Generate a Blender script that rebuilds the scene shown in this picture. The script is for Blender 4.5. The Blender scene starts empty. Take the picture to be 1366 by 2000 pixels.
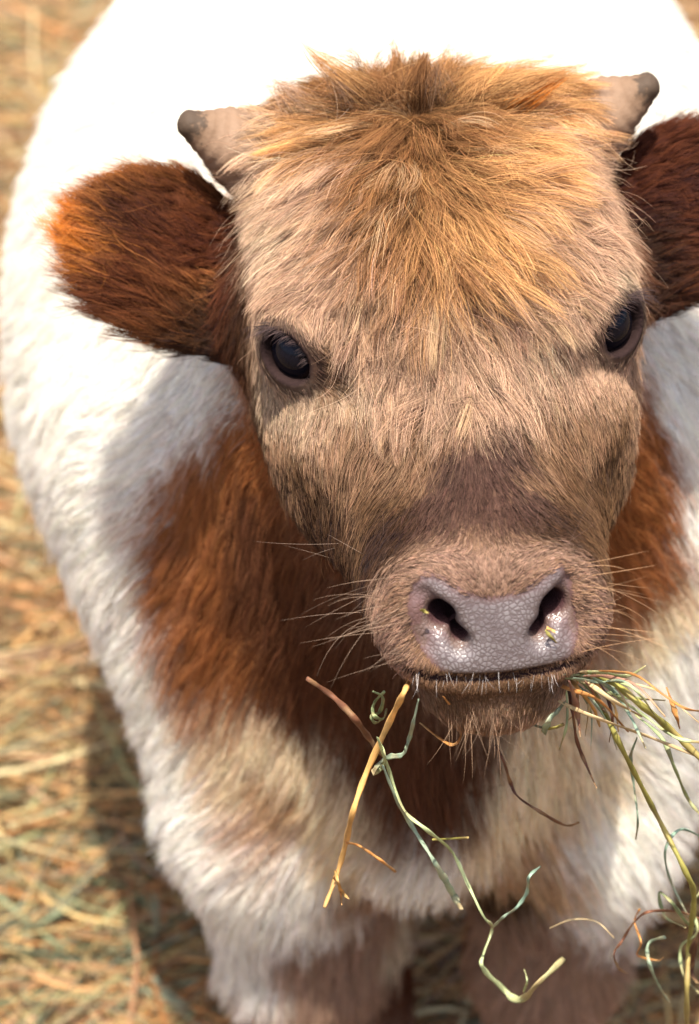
import bpy, math, random, time
import numpy as np
from mathutils import Vector
from mathutils.bvhtree import BVHTree
from mathutils.kdtree import KDTree

T0 = time.time()
R = math.radians
S = bpy.context.scene
rng = np.random.default_rng(7)
random.seed(7)

# ------------------------------------------------------------------ camera, sky, sun, exposure
CAM = np.array([0.0, -1.2, 1.59])
PITCH, VFOV = R(38), R(23)
FWD = np.array([0, math.cos(PITCH), -math.sin(PITCH)])
RIGHT = np.array([1.0, 0, 0])
UP = np.cross(RIGHT, FWD)
FPX = 1000 / math.tan(VFOV / 2)          # focal length in photograph pixels (2000 high)

cd = bpy.data.cameras.new('camera')
cam = bpy.data.objects.new('camera', cd)
S.collection.objects.link(cam)
cam.location = CAM
cam.rotation_euler = (R(90) - PITCH, 0, 0)
cd.sensor_fit = 'VERTICAL'
cd.sensor_height = 36
cd.lens = 18 / math.tan(VFOV / 2)
cd.clip_start, cd.clip_end = 0.05, 500
cd.dof.use_dof = True
cd.dof.focus_distance = 1.32
cd.dof.aperture_fstop = 6.2
S.camera = cam

SUN_DIR = np.array([-0.05, -0.17, 1.0]); SUN_DIR /= np.linalg.norm(SUN_DIR)   # towards the sun
elev = math.asin(SUN_DIR[2]); azim = math.atan2(SUN_DIR[0], SUN_DIR[1])
w = bpy.data.worlds.new('World'); S.world = w; w.use_nodes = True
nt = w.node_tree; nt.nodes.clear()
sky = nt.nodes.new('ShaderNodeTexSky'); sky.sky_type = 'NISHITA'; sky.sun_disc = False
sky.air_density = .8; sky.dust_density = 4.0; sky.sun_elevation = elev; sky.sun_rotation = azim
bg = nt.nodes.new('ShaderNodeBackground'); bg.inputs[1].default_value = 0.14
wo = nt.nodes.new('ShaderNodeOutputWorld')
nt.links.new(sky.outputs[0], bg.inputs[0]); nt.links.new(bg.outputs[0], wo.inputs[0])
ld = bpy.data.lights.new('sun', 'SUN'); ld.energy = 4.6; ld.angle = R(0.53); ld.color = (1, 0.95, 0.87)
sun = bpy.data.objects.new('sun', ld); S.collection.objects.link(sun)
sun.rotation_euler = Vector(SUN_DIR).to_track_quat('Z', 'Y').to_euler()
S.view_settings.view_transform = 'Standard'; S.view_settings.look = 'None'
S.view_settings.exposure = 1.22; S.view_settings.gamma = 1
cy = S.cycles
cy.max_bounces = 8; cy.diffuse_bounces = 5; cy.glossy_bounces = 3; cy.transmission_bounces = 6
cy.transparent_max_bounces = 4
cy.caustics_reflective = False; cy.caustics_refractive = False
cy.sample_clamp_indirect = 6
cy.use_denoising = True
try: cy.denoiser = 'OPENIMAGEDENOISE'
except Exception: pass
S.cycles_curves.shape = 'RIBBONS'

# ------------------------------------------------------------------ helpers
def ray(px, py):
    d = FWD + RIGHT * ((px - 683) / FPX) + UP * ((1000 - py) / FPX)
    return d / np.linalg.norm(d)
def on_plane_y(px, py, y):
    d = ray(px, py); return CAM + d * ((y - CAM[1]) / d[1])
def link(o, parent=None):
    S.collection.objects.link(o)
    if parent: o.parent = parent
    return o
def mesh_obj(name, V, F, mat, parent=None, smooth=True):
    me = bpy.data.meshes.new(name)
    V = np.asarray(V, dtype=np.float32)
    if isinstance(F, np.ndarray):
        n, k = F.shape
        me.vertices.add(len(V)); me.vertices.foreach_set('co', V.ravel())
        me.loops.add(n * k); me.loops.foreach_set('vertex_index', F.astype(np.int32).ravel())
        me.polygons.add(n); me.polygons.foreach_set('loop_start', np.arange(0, n * k, k, dtype=np.int32))
        me.update(calc_edges=True)
    else:
        me.from_pydata([tuple(map(float, v)) for v in V], [], F)
        me.update()
    if smooth: me.polygons.foreach_set('use_smooth', np.ones(len(me.polygons), dtype=bool))
    if mat: me.materials.append(mat)
    return link(bpy.data.objects.new(name, me), parent)
def tag(o, label=None, cat=None, group=None, kind=None):
    if label: o['label'] = label
    if cat: o['category'] = cat
    if group: o['group'] = group
    if kind: o['kind'] = kind
    return o
def nodes(name):
    m = bpy.data.materials.new(name); m.use_nodes = True
    t = m.node_tree; t.nodes.clear()
    out = t.nodes.new('ShaderNodeOutputMaterial')
    def N(kind, **kw):
        n = t.nodes.new(kind)
        for k, v in kw.items():
            if k.startswith('i_'): n.inputs[k[2:].replace('_', ' ')].default_value = v
            else: setattr(n, k, v)
        return n
    return m, t, N, out, t.links.new

# ------------------------------------------------------------------ signed distance tools
def ell(p, c, r):
    q = (p - np.asarray(c, np.float32)); r = np.asarray(r, np.float32)
    k0 = np.sqrt(((q / r) ** 2).sum(1)); k1 = np.sqrt(((q / (r * r)) ** 2).sum(1))
    return k0 * (k0 - 1) / np.maximum(k1, 1e-6)
def cone(p, a, b, ra, rb):
    a = np.asarray(a, np.float32); b = np.asarray(b, np.float32); ab = b - a
    t = np.clip(((p - a) @ ab) / (ab @ ab), 0, 1)
    return np.sqrt(((p - a - t[:, None] * ab) ** 2).sum(1)) - (ra + (rb - ra) * t)
def smin(a, b, k):
    h = np.maximum(k - np.abs(a - b), 0) / k
    return np.minimum(a, b) - h * h * k * 0.25
def smax(a, b, k): return -smin(-a, -b, k)

# ------------------------------------------------------------------ calf: head frame
# local x = picture right, y = towards the nose, z = up out of the forehead; origin between the eyes
HPOS = np.array([0.0554, -0.0696, 0.8226])
def rotm(yaw, pt, roll):
    c, s = math.cos(yaw), math.sin(yaw); Rz = np.array([[c, -s, 0], [s, c, 0], [0, 0, 1]])
    c, s = math.cos(pt), math.sin(pt); Rx = np.array([[1, 0, 0], [0, c, -s], [0, s, c]])
    c, s = math.cos(roll), math.sin(roll); Ry = np.array([[c, 0, s], [0, 1, 0], [-s, 0, c]])
    return Rz @ Rx @ Ry
HM = rotm(R(5.98), R(8), R(-2.18)) @ np.diag([1.0, -1.0, 1.0])     # local -> world
def h2w(p): return np.asarray(p) @ HM.T + HPOS
def w2h(p): return (np.asarray(p) - HPOS) @ HM

ST = np.array([  # y, half width, top, bottom, exponent
 (-.200, .045, -.045, -.090, 2.0),
 (-.170, .076, .006, -.110, 2.1),
 (-.140, .096, .028, -.125, 2.4),
 (-.100, .102, .047, -.132, 2.5),
 (-.050, .104, .052, -.135, 2.5),
 (0.000, .099, .043, -.130, 2.4),
 (.040, .089, .031, -.120, 2.3),
 (.080, .073, .021, -.108, 2.2),
 (.115, .057, .012, -.096, 2.2),
 (.145, .050, .007, -.084, 2.2),
 (.175, .042, .001, -.074, 2.2),
 (.200, .038, -.014, -.066, 2.2)])
yy = np.linspace(-.2, .2, 401)
prof = []
for c in range(1, 5):
    v = np.interp(yy, ST[:, 0], ST[:, c]); k = np.exp(-np.linspace(-2, 2, 31) ** 2); k /= k.sum()
    prof.append(np.convolve(np.pad(v, 15, mode='edge'), k, 'valid').astype(np.float32))

EYE_C = np.array([.0800, .001, .008]); EYE_R = .0180
EYE_W = np.array([.62, .72, .32]); EYE_W /= np.linalg.norm(EYE_W)       # looking direction
EYE_U = np.array([-.42, .85, -.33]); EYE_U -= EYE_W * (EYE_U @ EYE_W); EYE_U /= np.linalg.norm(EYE_U)
EYE_V = np.cross(EYE_U, EYE_W); EYE_V *= np.sign(EYE_V[2]) ; EYE_V /= np.linalg.norm(EYE_V)
NOS = [(.0365, .1710, -.0105), (.0300, .1785, -.0200), (.0205, .1870, -.0310)]

def f_ears(l):
    q = l.copy(); q[:, 0] = np.abs(q[:, 0])
    # ear blade frame
    base = np.array([.094, -.086, -.056], np.float32)
    A = np.array([.78, -.44, .52]); A /= np.linalg.norm(A)
    Nn = np.array([.12, .50, .80]); Nn -= A * (Nn @ A); Nn /= np.linalg.norm(Nn)
    B = np.cross(Nn, A)
    d = q - base
    u = d @ A.astype(np.float32); v = d @ B.astype(np.float32); n = d @ Nn.astype(np.float32)
    n = n + 4.0 * v * v - .010 + 1.0 * (u - .06) ** 2                    # cupped
    L = .122
    t = np.clip(u / L, 0, 1)
    wdt = .020 + .026 * np.sin(np.pi * np.clip(t * .80 + .02, 0, 1))
    o1 = np.abs(v) - wdt
    e = np.sqrt((np.maximum(u - (L - .052), 0) / .052) ** 2 + (v / .047) ** 2)
    o2 = (e - 1) * .047
    o = np.where(u > L - .052, np.maximum(o2, o1), o1)
    o = np.maximum(o, -u - .02)
    th = .0075 - .002 * t
    return (np.sqrt(np.maximum(o + th, 0) ** 2 + n * n) - th) * .8
def f_head_solid(l):
    y = np.clip((l[:, 1] + .2) / .4 * 400, 0, 400)
    i = np.minimum(y.astype(int), 399); t = (y - i).astype(np.float32)
    a, zt, zb, n = [pr[i] * (1 - t) + pr[i + 1] * t for pr in prof]
    zc = (zt + zb) * .5; b = (zt - zb) * .5
    zr = (l[:, 2] - zc) / b
    up = np.exp(-((l[:, 1] - .080) / .055) ** 2)
    aa = a * (1 - .08 * np.clip(-zr, 0, 1) ** 1.5 - .50 * up * np.clip(zr + .35, 0, 1.2) ** 1.1)
    r = (np.abs(l[:, 0] / aa) ** n + np.abs(zr) ** n + 1e-9) ** (1 / n)
    f = (r - 1) * np.minimum(a, b)
    f = smax(f, l[:, 1] - .192, .03); f = smax(f, -l[:, 1] - .185, .04)
    q = l.copy(); q[:, 0] = np.abs(q[:, 0])
    f = smin(f, ell(l, (0, -.060, .018), (.085, .085, .045)), .03)         # forehead dome
    f = smin(f, ell(l, (0, -.138, .020), (.075, .035, .036)), .03)         # poll
    f = smin(f, cone(q, (.070, -.135, .014), (.098, -.139, .030), .032, .0200), .03)   # horn buds
    f = smin(f, ell(q, (.070, -.018, .021), (.026, .036, .015)), .016)     # brow
    f = smin(f, ell(q, (.068, .022, -.026), (.020, .040, .020)), .02)      # cheekbone
    f = smin(f, ell(q, (.053, -.010, -.066), (.042, .085, .052)), .03)     # jaw muscle
    f = smin(f, cone(q, (.075, -.088, -.044), (.101, -.092, -.045), .034, .024), .02)   # ear root
    f = smin(f, ell(l, (0, .156, -.035), (.046, .044, .028)), .030)        # muzzle
    f = smin(f, ell(q, (.034, .105, -.052), (.025, .065, .034)), .03)      # side of the mouth
    f = smin(f, ell(q, (.029, .164, -.037), (.024, .032, .021)), .018)     # lip pads
    f = smin(f, ell(l, (0, .160, -.080), (.041, .037, .034)), .010)        # chin
    f = smin(f, ell(q, (.033, .162, -.012), (.010, .014, .008)), .016)     # upper rim of nostril
    f = smin(f, ell(q, (.037, .167, -.026), (.010, .018, .017)), .012)     # outer rim of nostril
    f = smin(f, ell(l, (0, .176, -.024), (.032, .024, .026)), .012)        # nose pad
    f = smin(f, cone(q, (.019, .174, -.013), (.028, .167, -.008), .0100, .0075), .012)   # lobes above the nostrils
    cut = l[:, 1] * .862 + l[:, 2] * .507 - .1470 + 3.5 * l[:, 0] ** 2 + 3.0 * (l[:, 2] + .022) ** 2 - .0018 * np.exp(-((np.abs(l[:, 0]) - .022) / .009) ** 2 - ((l[:, 2] + .008) / .010) ** 2)
    f = smax(f, np.where(l[:, 2] > -.055, cut, cut - (-.055 - l[:, 2]) * .9), .010)   # flat, tilted front of the nose
    return f
def f_head(l):
    f = f_head_solid(l)
    q = l.copy(); q[:, 0] = np.abs(q[:, 0])
    f = smin(f, f_ears(l), .012)
    # eyes: lid shell, hollow at the inner corner, opening
    f = smax(f, -ell(q, (.071, .038, .016), (.010, .016, .007)), .016)
    f = smin(f, ell(q, (.077, -.006, .005), (.026, .030, .027)), .016)
    f = smin(f, np.sqrt(((q - EYE_C) ** 2).sum(1)) - (EYE_R + .0034), .010)
    d = q - EYE_C.astype(np.float32)
    u = d @ EYE_U.astype(np.float32); v = d @ EYE_V.astype(np.float32); ww = d @ EYE_W.astype(np.float32)
    hgt = .0118 * np.sqrt(np.maximum(1 - (u / .0158) ** 2, .001)) + .0005
    op = np.maximum(np.abs(v - .0005) - hgt, np.abs(u) - .0158)
    op = np.maximum(op, -ww + .002)
    f = smax(f, -op, .0035)
    # nostrils
    a, b, c = NOS
    n1 = np.minimum(cone(q, a, b, .0046, .0080), cone(q, b, c, .0080, .0062))
    n1 = smin(n1, cone(q, b, (.020, .150, -.030), .0080, .0080), .006)
    n1 = smin(n1, cone(q, c, (.017, .160, -.036), .0052, .0060), .006)
    f = smax(f, -ell(q, (.0400, .1865, -.0245), (.0095, .0100, .0135)), .007)          # hollow of the outer wing
    n1 = n1 + .0012
    f = smax(f, -n1, .0055)
    # mouth slit
    f = smax(f, -ell(l, (0, .194, -.0500), (.034, .018, .0015)), .005)
    return f

XC = 0.052
def f_body(p):
    q = p.copy(); q[:, 0] = XC + np.abs(p[:, 0] - XC)
    f = ell(p, (XC - .020, .41, .535), (.285, .42, .280))                                  # barrel
    f = smin(f, ell(p, (XC, .90, .61), (.20, .34, .21)), .14)                        # rump
    f = smin(f, ell(p, (XC, .30, .60), (.185, .24, .22)), .12)                       # shoulders
    f = smin(f, cone(p, h2w((0, -.11, -.06)), (XC, .20, .64), .105, .165), .08)      # neck
    f = smin(f, cone(p, (XC, .03, .66), (XC, .06, .50), .105, .115), .08)            # throat to brisket
    f = smin(f, ell(p, (XC - .005, .03, .43), (.075, .10, .10)), .06)                # brisket
    f = smin(f, cone(q, (XC + .130, .16, .58), (XC + .102, .045, .36), .103, .073), .06)
    f = smin(f, cone(q, (XC + .098, .045, .36), (XC + .090, .03, .21), .064, .050), .04)
    f = smin(f, cone(q, (XC + .090, .03, .21), (XC + .090, .03, .075), .038, .032), .03)
    f = smin(f, cone(q, (XC + .090, .02, .075), (XC + .090, -.01, .03), .036, .040), .02)
    f = smin(f, cone(p, (XC - .080, .04, .38), (XC - .050, .07, .12), .055, .046), .03)
    f = smin(f, cone(q, (XC + .13, 1.03, .55), (XC + .12, 1.03, .34), .12, .065), .08)
    f = smin(f, cone(q, (XC + .12, 1.03, .34), (XC + .12, 1.10, .28), .06, .05), .04)
    f = smin(f, cone(q, (XC + .12, 1.10, .28), (XC + .11, 1.06, .04), .042, .036), .04)
    f = smin(f, cone(p, (XC, 1.22, .70), (XC, 1.27, .35), .03, .016), .03)           # tail
    return f
HB = float(.30)
def f_all(p):
    p = np.ascontiguousarray(p, dtype=np.float32)
    f = f_body(p)
    l = w2h(p).astype(np.float32)
    near = (np.abs(l[:, 0]) < .30) & (np.abs(l[:, 1]) < .30) & (np.abs(l[:, 2] + .02) < .22)
    if near.any():
        g = f_head(l[near]); f[near] = smin(f[near], g, .030)
    return f
def newton(V, it=2, h=.0006):
    K = np.array([(1, -1, -1), (-1, -1, 1), (-1, 1, -1), (1, 1, 1)], np.float32)
    for _ in range(it):
        fs = [f_all(V + k * h) for k in K]
        G = sum(k[None] * f[:, None] for k, f in zip(K, fs)) / (4 * h)
        f0 = sum(fs) / 4; g2 = (G ** 2).sum(1)
        st = np.clip(f0 / np.maximum(g2, .05), -.004, .004)
        V = V - st[:, None] * G
    return V.astype(np.float32)

# ------------------------------------------------------------------ sparse surface nets
def surface(lo, hi, h, blk=6):
    lo = np.array(lo); n = (np.ceil((np.array(hi) - lo) / (h * blk)).astype(int)) * blk
    nb = n // blk
    ci = np.stack(np.meshgrid(*[np.arange(k) for k in nb], indexing='ij'), -1).reshape(-1, 3)
    cc = lo + (ci * blk + blk / 2) * h
    fc = f_all(cc)
    G = np.repeat(np.repeat(np.repeat(np.where(fc < 0, -1., 1.).astype(np.float32).reshape(nb), blk, 0), blk, 1), blk, 2)
    near = np.abs(fc) < blk * h * 1.35
    off = np.stack(np.meshgrid(*[np.arange(blk)] * 3, indexing='ij'), -1).reshape(-1, 3)
    idx = (ci[near][:, None] * blk + off[None]).reshape(-1, 3)
    for s in range(0, len(idx), 400000):
        ii = idx[s:s + 400000]
        G[ii[:, 0], ii[:, 1], ii[:, 2]] = f_all(lo + ii * h)
    ins = G < 0
    A = ins[:-1, :-1, :-1].astype(np.int8)
    for dx, dy, dz in [(0,0,1),(0,1,0),(0,1,1),(1,0,0),(1,0,1),(1,1,0),(1,1,1)]:
        A = A + ins[dx:ins.shape[0]-1+dx, dy:ins.shape[1]-1+dy, dz:ins.shape[2]-1+dz]
    act = (A > 0) & (A < 8)
    cells = np.argwhere(act)
    vid = -np.ones(act.shape, np.int32); vid[tuple(cells.T)] = np.arange(len(cells))
    acc = np.zeros((len(cells), 3)); cnt = np.zeros(len(cells))
    cor = [(i, j, k) for i in (0, 1) for j in (0, 1) for k in (0, 1)]
    for a in cor:
        for ax in range(3):
            if a[ax] == 0:
                b = list(a); b[ax] = 1
                fa = G[tuple((cells + a).T)]; fb = G[tuple((cells + b).T)]
                m = (fa < 0) != (fb < 0); t = np.where(m, fa / np.where(m, fa - fb, 1), 0)
                pt = np.tile(np.array(a, float), (len(cells), 1)); pt[:, ax] += t
                acc[m] += pt[m]; cnt[m] += 1
    V = lo + (cells + acc / cnt[:, None]) * h
    F = []
    for ax in range(3):
        o = [(1, 2), (2, 0), (0, 1)][ax]
        sl = [slice(None)] * 3; sh = [slice(None)] * 3
        sl[ax] = slice(0, -1); sh[ax] = slice(1, None)
        e = np.argwhere(ins[tuple(sl)] != ins[tuple(sh)])
        e = e[(e[:, o[0]] > 0) & (e[:, o[1]] > 0)]
        e = e[(e[:, o[0]] < act.shape[o[0]]) & (e[:, o[1]] < act.shape[o[1]]) & (e[:, ax] < act.shape[ax])]
        s = ins[tuple(e.T)]
        d1 = np.zeros(3, int); d1[o[0]] = 1; d2 = np.zeros(3, int); d2[o[1]] = 1
        qd = np.stack([vid[tuple((e - d1 - d2).T)], vid[tuple((e - d2).T)], vid[tuple(e.T)], vid[tuple((e - d1).T)]], 1)
        qd[~s] = qd[~s][:, ::-1]
        F.append(qd)
    F = np.concatenate(F); F = F[(F >= 0).all(1)]
    return V, np.concatenate([F[:, [0, 1, 2]], F[:, [0, 2, 3]]])
def refine(V, F, size):
    E = np.concatenate([F[:, [0, 1]], F[:, [1, 2]], F[:, [2, 0]]]); E = np.sort(E, 1)
    key = E[:, 0].astype(np.int64) * len(V) + E[:, 1]
    u, first, inv = np.unique(key, return_index=True, return_inverse=True)
    ue = E[first]; mid = (V[ue[:, 0]] + V[ue[:, 1]]) / 2
    ln = np.linalg.norm(V[ue[:, 0]] - V[ue[:, 1]], axis=1)
    sp = ln > size(mid)
    nid = -np.ones(len(u), int); nid[sp] = len(V) + np.arange(sp.sum())
    V = np.concatenate([V, mid[sp]])
    m = nid[inv].reshape(3, -1).T
    out = []
    c = (m >= 0).sum(1)
    out.append(F[c == 0])
    for r in range(3):
        Fr = np.roll(F, -r, 1); mr = np.roll(m, -r, 1)
        k = (c == 1) & (mr[:, 0] >= 0)
        f, g = Fr[k], mr[k]; out += [np.stack([f[:, 0], g[:, 0], f[:, 2]], 1), np.stack([g[:, 0], f[:, 1], f[:, 2]], 1)]
        k = (c == 2) & (mr[:, 2] < 0)
        f, g = Fr[k], mr[k]
        out += [np.stack([f[:, 0], g[:, 0], f[:, 2]], 1), np.stack([g[:, 0], g[:, 1], f[:, 2]], 1), np.stack([g[:, 0], f[:, 1], g[:, 1]], 1)]
    k = c == 3; f, g = F[k], m[k]
    out += [np.stack([f[:, 0], g[:, 0], g[:, 2]], 1), np.stack([g[:, 0], f[:, 1], g[:, 1]], 1), np.stack([g[:, 2], g[:, 1], f[:, 2]], 1), g]
    return V, np.concatenate(out)

V, F = surface((XC - .36, -.32, -.03), (XC + .36, 1.36, .99), .0065)
V = newton(V.astype(np.float32), 2)
def size1(p):
    l = w2h(p); s = np.full(len(p), 1.0)
    hd = (np.abs(l[:, 0]) < .24) & (l[:, 1] > -.19) & (l[:, 1] < .22) & (np.abs(l[:, 2]) < .15)
    s[hd] = .0055
    fine = (l[:, 1] > .135) & (l[:, 1] < .23) & (np.abs(l[:, 0]) < .06) & (np.abs(l[:, 2] + .04) < .07)
    q = l.copy(); q[:, 0] = np.abs(q[:, 0])
    fine |= np.linalg.norm(q - EYE_C - EYE_W * .012, axis=1) < .032
    s[fine] = .0016
    return s
for _ in range(3):
    V, F = refine(V, F, size1); V = newton(V.astype(np.float32), 1)
V = newton(V, 1)
print('body mesh', len(V), len(F), 't=%.1f' % (time.time() - T0))
# ------------------------------------------------------------------ surface data
def vnormals(V, F):
    n = np.cross(V[F[:, 1]] - V[F[:, 0]], V[F[:, 2]] - V[F[:, 0]])
    vn = np.zeros_like(V)
    for k in range(3):
        for a in range(3): vn[:, a] += np.bincount(F[:, k], n[:, a], len(V))
    return vn / np.maximum(np.linalg.norm(vn, axis=1), 1e-9)[:, None], n
VN, FNr = vnormals(V, F)
FA = np.linalg.norm(FNr, axis=1) / 2
bvh = BVHTree.FromPolygons(V.tolist(), F.tolist())
def cast(px, py):
    hit = bvh.ray_cast(Vector(CAM), Vector(ray(px, py)))
    return None if hit[0] is None else np.array(hit[0])
def regions(P):
    l = w2h(P).astype(np.float32)
    near = (np.abs(l[:, 0]) < .30) & (np.abs(l[:, 1]) < .30) & (np.abs(l[:, 2] + .02) < .22)
    reg = np.zeros(len(P), int)
    if near.any():
        g = f_head_solid(l[near]); e = f_ears(l[near]); b = f_body(P[near].astype(np.float32))
        ear = (e < g - .003) & (np.abs(l[near][:, 0]) > .108)
        reg[near] = np.where(ear & (e < b), 2, np.where(g < b, 1, 0))
    return reg, l

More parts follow.
